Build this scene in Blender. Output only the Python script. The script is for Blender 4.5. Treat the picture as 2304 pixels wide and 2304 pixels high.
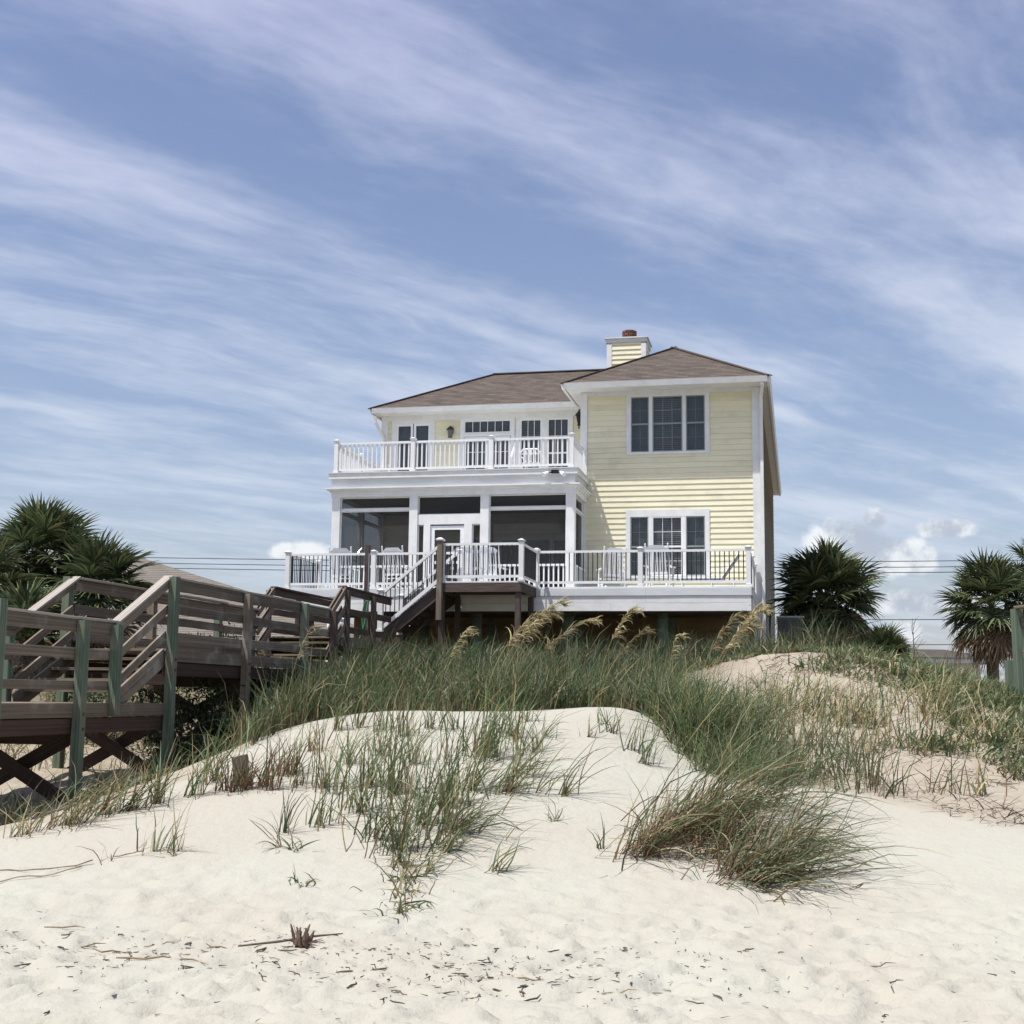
import bpy, bmesh, math, random
import numpy as np
from mathutils import Vector, Matrix, Euler

for o in list(bpy.data.objects): bpy.data.objects.remove(o)
S = bpy.context.scene
COL = S.collection
R = math.radians
random.seed(7); RNG = np.random.default_rng(7)

# ------------------------------------------------------------------ camera
EYE = 1.6; PITCH = R(7.9); ROLL = .012
cam = bpy.data.cameras.new('camera'); camo = bpy.data.objects.new('camera', cam); COL.objects.link(camo)
cam.sensor_width = 36; cam.sensor_fit = 'AUTO'; cam.lens = 36 * 3000 / 2304
cam.clip_start = .1; cam.clip_end = 3000
camo.matrix_world = Matrix.Translation((0, 0, EYE)) @ Matrix.Rotation(PITCH + math.pi / 2, 4, 'X') @ Matrix.Rotation(ROLL, 4, 'Z')
S.camera = camo
S.render.resolution_x = S.render.resolution_y = 1024

# ------------------------------------------------------------------ house axes (u along the facade, v to the back)
A = R(12.2)
U = Vector((math.cos(A), -math.sin(A), 0)); V = Vector((math.sin(A), math.cos(A), 0))
def W(u, v, z): return U * u + V * v + Vector((0, 0, z))

# ------------------------------------------------------------------ sun, sky, exposure
SUN_AZ = R(47); SUN_EL = R(67)
sdir = (-V * math.cos(SUN_AZ) - U * math.sin(SUN_AZ)) * math.cos(SUN_EL) + Vector((0, 0, math.sin(SUN_EL)))
sl = bpy.data.lights.new('sun', 'SUN'); sl.energy = 5.0; sl.angle = R(.53); sl.color = (1, .965, .905)
so = bpy.data.objects.new('sun', sl); COL.objects.link(so); so.rotation_euler = sdir.to_track_quat('Z', 'Y').to_euler(); so.location = (-20, -20, 60)

wd = bpy.data.worlds.new('World'); S.world = wd; wd.use_nodes = True
nt = wd.node_tree; nt.nodes.clear()
class NB:
    """small helper for node graphs"""
    def __init__(s, t): s.t = t
    def n(s, ty, **k):
        o = s.t.nodes.new(ty)
        for a, b in k.items():
            if a == 'ins':
                for i, v in b.items():
                    if isinstance(v, bpy.types.NodeSocket): s.t.links.new(v, o.inputs[i])
                    else: o.inputs[i].default_value = v
            else: setattr(o, a, b)
        return o
    def m(s, op, a, b=0., c=0., clamp=False):
        return s.n('ShaderNodeMath', operation=op, use_clamp=clamp, ins={0: a, 1: b, 2: c}).outputs[0]
    def mix(s, f, a, b, bt='MIX'):
        o = s.n('ShaderNodeMix', data_type='RGBA', blend_type=bt)
        for i, v in ((0, f), (6, a), (7, b)):
            if isinstance(v, bpy.types.NodeSocket): s.t.links.new(v, o.inputs[i])
            else: o.inputs[i].default_value = v
        return o.outputs[2]
    def noise(s, vec, scale, det=4, rough=.55, dist=0., col=False):
        o = s.n('ShaderNodeTexNoise', ins={'Scale': scale, 'Detail': det, 'Roughness': rough, 'Distortion': dist})
        if vec is not None: s.t.links.new(vec, o.inputs['Vector'])
        return o.outputs['Color' if col else 'Fac']
    def ramp(s, f, a, b):
        return s.n('ShaderNodeMapRange', interpolation_type='SMOOTHSTEP', ins={0: f, 1: a, 2: b, 3: 0., 4: 1.}).outputs[0]
    def comb(s, x, y, z=0.): return s.n('ShaderNodeCombineXYZ', ins={0: x, 1: y, 2: z}).outputs[0]
g = NB(nt)
sky = g.n('ShaderNodeTexSky', sky_type='NISHITA', sun_disc=False, sun_elevation=SUN_EL, sun_rotation=math.atan2(sdir.x, sdir.y), altitude=0, air_density=1.15, dust_density=1.4, ozone_density=2.2)
tc = g.n('ShaderNodeTexCoord').outputs['Generated']
sx = g.n('ShaderNodeSeparateXYZ', ins={0: tc})
X_, Y_, Z_ = sx.outputs
zc = g.m('ADD', g.m('MAXIMUM', Z_, 0.), .08)
px_, py_ = g.m('DIVIDE', X_, zc), g.m('DIVIDE', Y_, zc)
# cirrus: streaks lying on a high plane, running towards an azimuth 50 degrees right of the view
s_ = g.m('ADD', g.m('MULTIPLY', px_, .766), g.m('MULTIPLY', py_, .643))
t_ = g.m('SUBTRACT', g.m('MULTIPLY', px_, .643), g.m('MULTIPLY', py_, .766))
wob = g.m('SUBTRACT', g.noise(g.comb(g.m('MULTIPLY', s_, .9), g.m('MULTIPLY', t_, .9), 3.1), 1.3, 3), .5)
t2 = g.m('ADD', t_, g.m('MULTIPLY', wob, .55))
fib = g.noise(g.comb(g.m('MULTIPLY', s_, .50), g.m('MULTIPLY', t2, 2.6), 1.7), 1.9, 5, .54)
fine = g.noise(g.comb(g.m('MULTIPLY', s_, 2.4), g.m('MULTIPLY', t_, 4.), 8.2), 3.4, 6, .66)
puff = g.noise(g.comb(g.m('MULTIPLY', s_, .8), g.m('MULTIPLY', t_, 1.5), 5.5), 1.35, 5, .6)
def band(c, w, amt):
    d = g.m('DIVIDE', g.m('SUBTRACT', g.m('ADD', t_, g.m('MULTIPLY', wob, .2)), c), w)
    return g.m('MULTIPLY', g.m('EXPONENT', g.m('MULTIPLY', g.m('MULTIPLY', d, d), -1.)), amt)
cov = g.m('ADD', g.m('MULTIPLY', fib, .62), g.m('MULTIPLY', puff, .66))
cov = g.m('ADD', cov, g.m('MULTIPLY', fine, .20))
for c, w, a in ((-1.44, .09, .15), (-2.12, .05, .15), (-1.0, .22, .08), (-1.78, .12, -.10), (-2.62, .2, .06)):
    cov = g.m('ADD', cov, band(c, w, a))
cir = g.ramp(cov, .59, 1.04)
low = g.ramp(Z_, .42, .02)          # the layer thickens towards the horizon
cir = g.m('ADD', g.m('MULTIPLY', cir, .84), g.m('ADD', g.m('MULTIPLY', low, .10), .07), clamp=True)
skc = g.n('ShaderNodeVectorMath', operation='SCALE', ins={0: sky.outputs[0], 'Scale': .106}).outputs[0]
tint = g.mix(1., skc, (1.06, 1.00, 1.09, 1), 'MULTIPLY')
c1 = g.mix(cir, tint, g.mix(g.ramp(Z_, .15, .55), (.58, .65, .77, 1), (.55, .57, .78, 1)))
# fair-weather cumulus far off, low above the land
az = g.m('ARCTAN2', X_, Y_); el = g.m('ARCSINE', Z_)
cn = g.noise(tc, 30., 5, .6); cn2 = g.noise(tc, 9., 2, .55)
blob = None
for ca, ce, wa, we in ((.252, .113, .036, .022), (.282, .104, .030, .015), (.268, .130, .011, .010), (.300, .071, .050, .010), (.287, .048, .017, .013), (.318, .123, .022, .008), (-.160, .104, .022, .0075)):
    da = g.m('DIVIDE', g.m('SUBTRACT', az, ca), wa); de = g.m('DIVIDE', g.m('SUBTRACT', el, ce), we)
    b = g.m('EXPONENT', g.m('MULTIPLY', g.m('ADD', g.m('MULTIPLY', da, da), g.m('MULTIPLY', de, de)), -.9))
    blob = b if blob is None else g.m('MAXIMUM', blob, b)
bandm = g.m('MULTIPLY', g.ramp(el, .03, .07), g.ramp(el, .19, .12))
field = g.m('ADD', g.m('MULTIPLY', blob, .62), g.m('MULTIPLY', g.m('MULTIPLY', cn2, bandm), .30))
field = g.m('ADD', field, g.m('MULTIPLY', g.m('SUBTRACT', cn, .5), .75))
cum = g.ramp(field, .36, .58)
lit = g.ramp(g.m('ADD', cn, g.m('MULTIPLY', cn2, .35)), .56, .80)
c2 = g.mix(g.m('MULTIPLY', cum, .85), c1, g.mix(lit, (.44, .49, .58, 1), (.86, .88, .90, 1)))
bg = g.n('ShaderNodeBackground', ins={0: c2, 1: 1.})
out = g.n('ShaderNodeOutputWorld', ins={0: bg.outputs[0]})

S.view_settings.view_transform = 'Standard'; S.view_settings.look = 'None'
S.view_settings.exposure = 0.15; S.view_settings.gamma = 1; S.view_settings.use_curve_mapping = False
S.render.engine = 'CYCLES'
S.cycles.use_adaptive_sampling = True; S.cycles.adaptive_threshold = .02; wd.cycles.sampling_method = 'MANUAL'; wd.cycles.sample_map_resolution = 512
S.cycles.max_bounces = 5; S.cycles.diffuse_bounces = 2; S.cycles.glossy_bounces = 2; S.cycles.transmission_bounces = 3; S.cycles.transparent_max_bounces = 8
S.cycles.caustics_reflective = S.cycles.caustics_refractive = False; S.cycles.sample_clamp_indirect = 6

# ------------------------------------------------------------------ terrain
CP = [(-4.65,12.5,.24),(-4.09,13.3,.39),(-3.53,14.5,.60),(-3.08,16,.93),(-2.47,16.8,1.26),(-1.68,17.2,1.38),(-.8,17.3,1.41),(.02,17.3,1.42),(.87,17.2,1.47),(1.42,17,1.46),(1.76,16.5,1.23),(1.99,15.8,.92),(2.27,15.2,.77),(2.89,14.6,.66),(3.51,14.2,.58),(4.18,13.4,.46),(4.76,12.6,.37),
 (3.98,21,2.2),(5.12,22,2.36),(5.85,22,2.3),(6.77,21.5,1.98),(7.64,20,1.48),(3.37,18.5,1.15),(4.47,18,1.17),(5.71,16.5,.85),(7.6,16.5,.75),(9,18,1.1),
 # foot of the dune and beach
 (-7,10.2,.04),(-4,10.3,.03),(-2,10.3,.04),(0,10.6,.05),(2,10.6,.05),(4,10.6,.05),(7,10.6,.05),(11,10.6,.05),(-11,10.2,.03),
 (-8,7,0),(-4,7,0),(0,7,0),(4,7,0),(8,7,0),(-12,4,0),(-4,3.5,0),(4,3.5,0),(12,4,0),
 (-1.6,13,.5),(0,13.4,.58),(1.6,13.2,.5),(-3,12.6,.36),(.2,15.4,1.05),(-1.4,15.3,1.0),(1.2,15.5,1.08),(3,12.6,.3),
 # behind the crest
 (-1.5,19.5,1.32),(0,19.5,1.36),(1.3,19.2,1.3),(2.6,19.5,1.3),(-3,19,1.0),(-2,22.5,1.72),(0,22.5,1.8),(2.4,22.5,1.9),(-2.6,26,1.98),(0,26,1.95),(3,26,2.05),(6,26,2.2),(-2,30,2.05),(2,30,2.05),(6,31,2.15),(10,27,1.75),(11,31,1.6),(13,22,1.3),(14,34,1.5),(9.4,23,1.5),
 # hollow at the boardwalk
 (-5.94,18.2,.15),(-5.36,20.9,.25),(-7.5,18,.1),(-7.1,21,.35),(-5.6,15.5,.08),(-8.5,14,.05),(-4.7,18.5,.45),(-4.0,21.5,.95),(-4.85,23.6,.75),(-4.2,26.5,1.6),(-8.5,24.5,.95),(-9,29,1.9),(-12,22,.75),(-14,28,1.7),(-13,16,.1),(-5,30,2.2),(-10,34,2.3),(-3,34,2.05),(4,34,2.05),(9,34,1.95),(-15,34,2.2)]
_cp = np.array(CP); _n = len(_cp)
def _phi(d2): return .5 * d2 * np.log(d2 + 1e-9)
_d2 = ((_cp[:, None, :2] - _cp[None, :, :2]) ** 2).sum(-1)
_M = np.zeros((_n + 3, _n + 3)); _M[:_n, :_n] = _phi(_d2) + np.eye(_n) * .02
_M[:_n, _n] = 1; _M[:_n, _n + 1:] = _cp[:, :2]; _M[_n, :_n] = 1; _M[_n + 1:, :_n] = _cp[:, :2].T
_w = np.linalg.solve(_M, np.r_[_cp[:, 2], 0, 0, 0])
def _hash(i, j, s):
    h = (i.astype(np.int64) * 374761393 + j.astype(np.int64) * 668265263 + s * 1442695041) & 0x7fffffff
    h = ((h ^ (h >> 13)) * 1274126177) & 0x7fffffff
    return ((h ^ (h >> 16)) & 0xffff) / 65535.
def vnoise(x, y, s=0):
    i = np.floor(x); j = np.floor(y); fx = x - i; fy = y - j
    fx = fx * fx * (3 - 2 * fx); fy = fy * fy * (3 - 2 * fy)
    a = _hash(i, j, s); b = _hash(i + 1, j, s); c = _hash(i, j + 1, s); d = _hash(i + 1, j + 1, s)
    return (a * (1 - fx) + b * fx) * (1 - fy) + (c * (1 - fx) + d * fx) * fy - .5
def smooth(x, a, b):
    t = np.clip((x - a) / (b - a), 0, 1); return t * t * (3 - 2 * t)
def base_height(x, y):
    x = np.clip(np.asarray(x, float), -15, 15); y = np.clip(np.asarray(y, float), 3, 34)
    sh = x.shape; x = x.ravel(); y = y.ravel(); z = np.zeros(len(x))
    for k in range(0, len(x), 20000):
        xs = x[k:k + 20000]; ys = y[k:k + 20000]
        d2 = (xs[:, None] - _cp[:, 0]) ** 2 + (ys[:, None] - _cp[:, 1]) ** 2
        z[k:k + 20000] = _phi(d2) @ _w[:_n] + _w[_n] + xs * _w[_n + 1] + ys * _w[_n + 2]
    return np.maximum(z, -.02).reshape(sh)
def height(x, y):
    x = np.asarray(x, float); y = np.asarray(y, float)
    z = base_height(x, y)
    tr = 1 - smooth(z, .03, .22)                 # trampled beach
    near = 1 - smooth(y, 24, 34)
    rough = smooth(y, 18, 20) + smooth(x, 3.2, 4.2) * smooth(y, 14.5, 16)
    wx = x + .12 * vnoise(x * 3, y * 3, 9); wy = y + .12 * vnoise(x * 3, y * 3, 10)
    z = z + tr * (.05 * vnoise(x / .7, y / .55, 1) + .06 * np.minimum(vnoise(wx / .30, wy / .24, 2), .12) + .022 * vnoise(x / .11, y / .1, 3))
    z = z + (1 - tr) * near * (.05 * vnoise(x / 1.6, y / 1.6, 4) + .016 * vnoise(x / .5 + y, y / .35, 5) + .004 * vnoise(x / .12, y / .1, 6))
    z = z + np.clip(rough, 0, 1) * near * (.10 * vnoise(x / .7, y / .7, 7) + .04 * vnoise(x / .25, y / .25, 8))
    return z
def hz(x, y): return float(height(np.array([x]), np.array([y]))[0])
#TERRAIN_END

# ------------------------------------------------------------------ mesh helpers
class MB:
    def __init__(s): s.v = []; s.f = []; s.sm = False
    def quad(s, *p):
        n = len(s.v); s.v += [tuple(q) for q in p]; s.f.append(tuple(range(n, n + len(p))))
    def hexa(s, p):          # 8 points: bottom ring 0-3, top ring 4-7
        n = len(s.v); s.v += [tuple(q) for q in p]
        for a in ((3, 2, 1, 0), (4, 5, 6, 7), (0, 1, 5, 4), (1, 2, 6, 5), (2, 3, 7, 6), (3, 0, 4, 7)): s.f.append(tuple(n + i for i in a))
        return s
    def box(s, x0, x1, y0, y1, z0, z1):
        return s.hexa([(x0, y0, z0), (x1, y0, z0), (x1, y1, z0), (x0, y1, z0), (x0, y0, z1), (x1, y0, z1), (x1, y1, z1), (x0, y1, z1)])
    def frustum(s, cx, cy, z0, z1, a, b):
        return s.hexa([(cx - a, cy - a, z0), (cx + a, cy - a, z0), (cx + a, cy + a, z0), (cx - a, cy + a, z0), (cx - b, cy - b, z1), (cx + b, cy - b, z1), (cx + b, cy + b, z1), (cx - b, cy + b, z1)])
    def bar(s, p0, p1, w, h, up=(0, 0, 1)):
        p0 = Vector(p0); p1 = Vector(p1); d = (p1 - p0).normalized(); up = Vector(up)
        if abs(d.dot(up)) > .98: up = Vector((0, 1, 0))
        sd = d.cross(up).normalized() * w / 2; uu = sd.cross(d).normalized() * h / 2
        return s.hexa([p0 - sd - uu, p0 + sd - uu, p1 + sd - uu, p1 - sd - uu, p0 - sd + uu, p0 + sd + uu, p1 + sd + uu, p1 - sd + uu])
    def tube(s, pts, rads, n=8, caps=True):
        pts = [Vector(p) for p in pts]
        if not hasattr(rads, '__len__'): rads = [rads] * len(pts)
        b = len(s.v); ref = None
        for i, p in enumerate(pts):
            d = (pts[min(i + 1, len(pts) - 1)] - pts[max(i - 1, 0)]).normalized()
            if ref is None: ref = d.orthogonal().normalized()
            x = (ref - d * ref.dot(d)).normalized(); y = d.cross(x); ref = x
            for k in range(n):
                a = 2 * math.pi * k / n; s.v.append(tuple(p + (x * math.cos(a) + y * math.sin(a)) * rads[i]))
        for i in range(len(pts) - 1):
            for k in range(n):
                s.f.append((b + i * n + k, b + i * n + (k + 1) % n, b + (i + 1) * n + (k + 1) % n, b + (i + 1) * n + k))
        if caps:
            s.f.append(tuple(b + k for k in reversed(range(n)))); s.f.append(tuple(b + (len(pts) - 1) * n + k for k in range(n)))
        return s
    def lathe(s, prof, n=12, c=(0, 0, 0)):
        b = len(s.v)
        for r, z in prof:
            for k in range(n):
                a = 2 * math.pi * k / n; s.v.append((c[0] + r * math.cos(a), c[1] + r * math.sin(a), c[2] + z))
        for i in range(len(prof) - 1):
            for k in range(n): s.f.append((b + i * n + k, b + i * n + (k + 1) % n, b + (i + 1) * n + (k + 1) % n, b + (i + 1) * n + k))
        s.f.append(tuple(b + k for k in reversed(range(n)))); s.f.append(tuple(b + (len(prof) - 1) * n + k for k in range(n)))
        return s
    def mesh(s, name, off=(0, 0, 0)):
        me = bpy.data.meshes.new(name)
        me.from_pydata([(a - off[0], b - off[1], c - off[2]) for a, b, c in s.v], [], s.f); me.update()
        if s.sm: me.shade_smooth()
        return me
def add(name, me, mat, parent=None, loc=(0, 0, 0), rot=(0, 0, 0), scale=None):
    o = bpy.data.objects.new(name, me); COL.objects.link(o)
    if mat is not None and not me.materials: me.materials.append(mat)
    o.parent = parent; o.location = loc; o.rotation_euler = rot
    if scale is not None: o.scale = scale if hasattr(scale, '__len__') else (scale,) * 3
    return o
def tag(o, label=None, cat=None, group=None, kind=None):
    if label: o['label'] = label
    if cat: o['category'] = cat
    if group: o['group'] = group
    if kind: o['kind'] = kind
    return o
class Thing:
    """an Empty at the base of a thing; parts are given in the axes (u, v, z) and shifted to that base"""
    def __init__(s, name, label, cat, base, group=None, house=True, rotz=None):
        s.b = base; s.o = bpy.data.objects.new(name, None); COL.objects.link(s.o); s.o.empty_display_size = .2
        s.o.location = W(*base) if house else base
        s.o.rotation_euler = (0, 0, (-A if house else 0.) if rotz is None else rotz)
        if rotz is not None: s.b = (0, 0, 0)
        tag(s.o, label, cat, group)
    def part(s, name, mb, mat, parent=None):
        return add(name, mb.mesh(name, s.b), mat, parent or s.o)
    def box(s, name, mat, x0, x1, y0, y1, z0, z1, parent=None): return s.part(name, MB().box(x0, x1, y0, y1, z0, z1), mat, parent)
    def inst(s, name, me, mat, at, parent=None, rot=(0, 0, 0), scale=None):
        return add(name, me, mat, parent or s.o, (at[0] - s.b[0], at[1] - s.b[1], at[2] - s.b[2]), rot, scale)
    _bc = {}
    def beam(s, name, mat, p0, p1, w, h, parent=None, up=(0, 0, 1), wob=0.):
        """a board from p0 to p1 as an object whose own x axis runs along it (so the grain follows it)"""
        p0 = Vector(p0); p1 = Vector(p1); d = p1 - p0; L = d.length; d.normalize(); up = Vector(up)
        if abs(d.dot(up)) > .98: up = Vector((0, 1, 0))
        y = up.cross(d).normalized(); z = d.cross(y)
        key = (round(L, 2), round(w, 3), round(h, 3))
        if key not in Thing._bc:
            mb = MB(); c = min(w, h) * .08; n = max(1, int(L / 1.2)) if wob else 1
            rr = random.Random(hash(key))
            ring = [(-w/2+c, -h/2), (w/2-c, -h/2), (w/2, -h/2+c), (w/2, h/2-c), (w/2-c, h/2), (-w/2+c, h/2), (-w/2, h/2-c), (-w/2, -h/2+c)]
            for i in range(n + 1):
                dy = rr.uniform(-1, 1) * wob * .6 if 0 < i < n else 0; dz = rr.uniform(-1, 1) * wob if 0 < i < n else 0
                mb.v += [(-L / 2 + L * i / n, a + dy, b + dz) for a, b in ring]
            for i in range(n):
                for k in range(8): mb.f.append((i*8+k, (i+1)*8+k, (i+1)*8+(k+1) % 8, i*8+(k+1) % 8))
            mb.f.append(tuple(range(8))); mb.f.append(tuple(n * 8 + k for k in reversed(range(8))))
            Thing._bc[key] = mb
        me = Thing._bc[key].mesh(name)
        m = Matrix((d, y, z)).transposed().to_euler()
        c = (p0 + p1) / 2
        return s.inst(name, me, mat, c, parent, m)
def npmesh(name, verts, faces, cols=None, smooth_=False):
    """fast mesh from numpy arrays (faces: n x 4 or n x 3)"""
    me = bpy.data.meshes.new(name); nf, k = faces.shape
    me.vertices.add(len(verts)); me.vertices.foreach_set('co', np.asarray(verts, np.float32).ravel())
    me.loops.add(nf * k); me.loops.foreach_set('vertex_index', faces.astype(np.int32).ravel())
    me.polygons.add(nf); me.polygons.foreach_set('loop_start', np.arange(0, nf * k, k, dtype=np.int32))
    me.polygons.foreach_set('loop_total', np.full(nf, k, np.int32))
    if cols is not None:
        at = me.color_attributes.new('tone', 'FLOAT_COLOR', 'POINT')
        c = np.ones((len(verts), 4), np.float32); c[:, :3] = cols; at.data.foreach_set('color', c.ravel())
    me.update(calc_edges=True); me.validate()
    if smooth_: me.shade_smooth()
    return me

# ------------------------------------------------------------------ materials
MATS = {}
def newmat(name):
    m = bpy.data.materials.new(name); m.use_nodes = True; t = m.node_tree; t.nodes.clear(); b = NB(t)
    p = b.n('ShaderNodeBsdfPrincipled'); o = b.n('ShaderNodeOutputMaterial', ins={0: p.outputs[0]})
    MATS[name] = m; return m, b, p
def pm(name, c1, c2=None, scale=8., rough=.6, bump=0., stretch=(1, 1, 1), rnd=.0, det=5, contrast=(.3, .7), metal=0., spec=.4, dirt=None, bscale=None):
    m, b, p = newmat(name); c2 = c2 or tuple(x * .85 for x in c1)
    co = b.n('ShaderNodeTexCoord').outputs['Object']
    inf = b.n('ShaderNodeObjectInfo').outputs['Random']
    off = b.n('ShaderNodeVectorMath', operation='ADD', ins={0: co, 1: b.comb(b.m('MULTIPLY', inf, 13.), b.m('MULTIPLY', inf, 7.), b.m('MULTIPLY', inf, 31.))}).outputs[0]
    mp = b.n('ShaderNodeMapping', ins={'Vector': off, 'Scale': stretch}).outputs[0]
    f = b.ramp(b.noise(mp, scale, det, .62), *contrast)
    c = b.mix(f, (*c2, 1), (*c1, 1))
    if dirt:
        f2 = b.ramp(b.noise(off, dirt[1], 5, .65), dirt[2], dirt[3]); c = b.mix(f2, c, (*dirt[0], 1))
    if rnd:
        v = b.m('ADD', b.m('MULTIPLY', inf, rnd * 2), 1 - rnd)
        hs = b.n('ShaderNodeHueSaturation', ins={'Value': v, 'Color': c}); c = hs.outputs[0]
    b.t.links.new(c, p.inputs['Base Color'])
    p.inputs['Roughness'].default_value = rough; p.inputs['Metallic'].default_value = metal; p.inputs['Specular IOR Level'].default_value = spec
    if bump:
        bn = b.n('ShaderNodeBump', ins={'Strength': 1., 'Distance': bump, 'Height': b.noise(mp, bscale or scale * 1.5, 6, .6)})
        b.t.links.new(bn.outputs[0], p.inputs['Normal'])
    return m
white = pm('white_paint', (.80, .80, .78), (.71, .71, .69), 3., .45, .001, dirt=((.52, .52, .49), 1.3, .62, .95), rnd=.03)
white2 = pm('white_vinyl', (.83, .83, .82), (.78, .78, .77), 2., .35, rnd=.02)
greywhite = pm('weathered_white_fascia', (.70, .72, .72), (.58, .60, .61), 2.2, .55, .001, (.35, 1, 1.5), .03, dirt=((.42, .43, .41), 1.6, .6, .95))
yellow = pm('yellow_siding', (.82, .77, .56), (.77, .72, .51), 2.5, .5, .0008, (.4, 1, 3), .035, dirt=((.63, .575, .42), 1.1, .48, .85))
wood = pm('weathered_wood', (.245, .200, .150), (.105, .084, .064), 5., .8, .004, (.06, 9, 9), .22, 7, (.28, .72), spec=.2, dirt=((.36, .34, .30), 1.7, .5, .8))
sunlitwood = pm('sunlit_cap_wood', (.44, .40, .35), (.27, .24, .205), 5., .85, .004, (.06, 9, 9), .12, 7, (.28, .72), spec=.2)  # rail caps: sunlight on the tops put into a paler wood colour
redwood = pm('red_brown_wood', (.085, .054, .042), (.042, .029, .024), 5., .8, .004, (.06, 9, 9), .18, 7, spec=.2)
greenpost = pm('treated_green_wood', (.185, .235, .170), (.085, .120, .085), 5., .8, .004, (.06, 8, 8), .14, 7, (.3, .7), spec=.2, dirt=((.20, .185, .14), 1.8, .48, .72))
darkwood = pm('dark_wood', (.115, .085, .068), (.055, .042, .036), 6., .75, .004, (.3, 4, 4), .15, 7, spec=.25)
black = pm('black_metal', (.018, .018, .02), (.012, .012, .013), 4., .4)
glassm, gb, gp = newmat('window_glass')
gp.inputs['Base Color'].default_value = (.012, .016, .018, 1); gp.inputs['Roughness'].default_value = .04; gp.inputs['IOR'].default_value = 1.85
gp.inputs['Alpha'].default_value = .35
blindm = pm('blind', (.62, .64, .64), (.55, .57, .57), 5., .6)
darkint = pm('dark_interior', (.030, .032, .034), (.02, .022, .024), 2., .8)
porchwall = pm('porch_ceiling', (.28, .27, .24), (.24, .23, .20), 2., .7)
scm, sb_, sp_ = newmat('insect_screen')
sp_.inputs['Base Color'].default_value = (.018, .019, .021, 1); sp_.inputs['Roughness'].default_value = .8; sp_.inputs['Alpha'].default_value = .64
brickm = pm('brick', (.17, .068, .045), (.10, .042, .03), 12., .85, .003, rnd=.2)
tanwall = pm('tan_wall', (.42, .36, .25), (.36, .31, .22), 2., .7)
hose = pm('green_hose', (.05, .30, .16), (.04, .22, .12), 3., .4)
barkm = pm('palm_bark', (.17, .135, .10), (.07, .055, .042), 9., .9, .02, (1, 1, 3), .1, 6)
cableM = pm('cable', (.03, .03, .032), (.02, .02, .02), 2., .6)
def shingle_mat(name, a, b_, c):
    m, b, p = newmat(name)
    uv = b.n('ShaderNodeUVMap', uv_map='roof').outputs[0]
    br = b.n('ShaderNodeTexBrick', offset=.5, ins={'Vector': uv, 'Color1': (*a, 1), 'Color2': (*b_, 1), 'Mortar': (*c, 1), 'Scale': 1., 'Mortar Size': .004, 'Bias': .0, 'Brick Width': .30, 'Row Height': .145})
    n = b.noise(uv, 1.1, 4); n2 = b.noise(uv, 40., 3)
    col = b.mix(b.ramp(n, .35, .7), br.outputs[0], (*[x * .82 for x in a], 1), 'MIX')
    col = b.mix(.5, br.outputs[0], col)
    col = b.mix(b.m('MULTIPLY', n2, .35), col, (*c, 1))
    b.t.links.new(col, p.inputs['Base Color']); p.inputs['Roughness'].default_value = .9; p.inputs['Specular IOR Level'].default_value = .2
    return m
shingle = shingle_mat('brown_shingle', (.185, .148, .122), (.098, .083, .073), (.062, .052, .047))
gshingle = shingle_mat('grey_shingle', (.24, .21, .18), (.18, .16, .14), (.10, .09, .08))
oshingle = shingle_mat('orange_shingle', (.34, .19, .12), (.26, .14, .09), (.14, .08, .05))
def leafmat(name, rough=.5, trans=.3):
    m, b, p = newmat(name)
    c = b.n('ShaderNodeVertexColor', layer_name='tone').outputs[0]
    rn = b.n('ShaderNodeObjectInfo').outputs['Random']
    c = b.n('ShaderNodeHueSaturation', ins={'Value': b.m('ADD', b.m('MULTIPLY', rn, .5), .75), 'Color': c}).outputs[0]
    b.t.links.new(c, p.inputs['Base Color']); p.inputs['Roughness'].default_value = rough; p.inputs['Specular IOR Level'].default_value = .35
    tr = b.n('ShaderNodeBsdfTranslucent', ins={0: c})
    mx = b.n('ShaderNodeMixShader', ins={0: trans, 1: p.outputs[0], 2: tr.outputs[0]})
    o = [x for x in b.t.nodes if x.type == 'OUTPUT_MATERIAL'][0]; b.t.links.new(mx.outputs[0], o.inputs[0])
    return m
grassm = leafmat('grass_blade', .5, .30); palmm = leafmat('palm_leaf', .38, .2); seedm = leafmat('seed_head', .7, .3); litterm = leafmat('litter', .85, .0)

# sand
sand, b, p = newmat('sand')
co = b.n('ShaderNodeTexCoord').outputs['Object']
duff = b.n('ShaderNodeVertexColor', layer_name='tone').outputs[0]
dsep = b.n('ShaderNodeSeparateColor', ins={0: duff})
n1 = b.noise(co, .35, 5, .6); n2 = b.noise(co, 3.2, 6, .6); n3 = b.noise(co, 60., 3, .6)
c = b.mix(b.ramp(n1, .38, .66), (.408, .385, .322, 1), (.42, .412, .350, 1))
c = b.mix(b.m('MULTIPLY', b.ramp(n2, .55, .8), .35), c, (.40, .355, .30, 1))
c = b.mix(b.m('MULTIPLY', b.ramp(n3, .5, .8), .16), c, (.36, .31, .25, 1))
c = b.mix(b.m('MULTIPLY', dsep.outputs[0], b.ramp(b.m('ADD', n2, b.m('MULTIPLY', b.noise(co, 14., 5, .7), .6)), .55, .95)), c, (.26, .19, .125, 1))
c = b.mix(b.m('MULTIPLY', dsep.outputs[0], .75), c, (.355, .29, .215, 1))
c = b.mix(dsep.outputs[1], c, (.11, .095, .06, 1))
b.t.links.new(c, p.inputs['Base Color']); p.inputs['Roughness'].default_value = .95; p.inputs['Specular IOR Level'].default_value = .15
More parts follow.
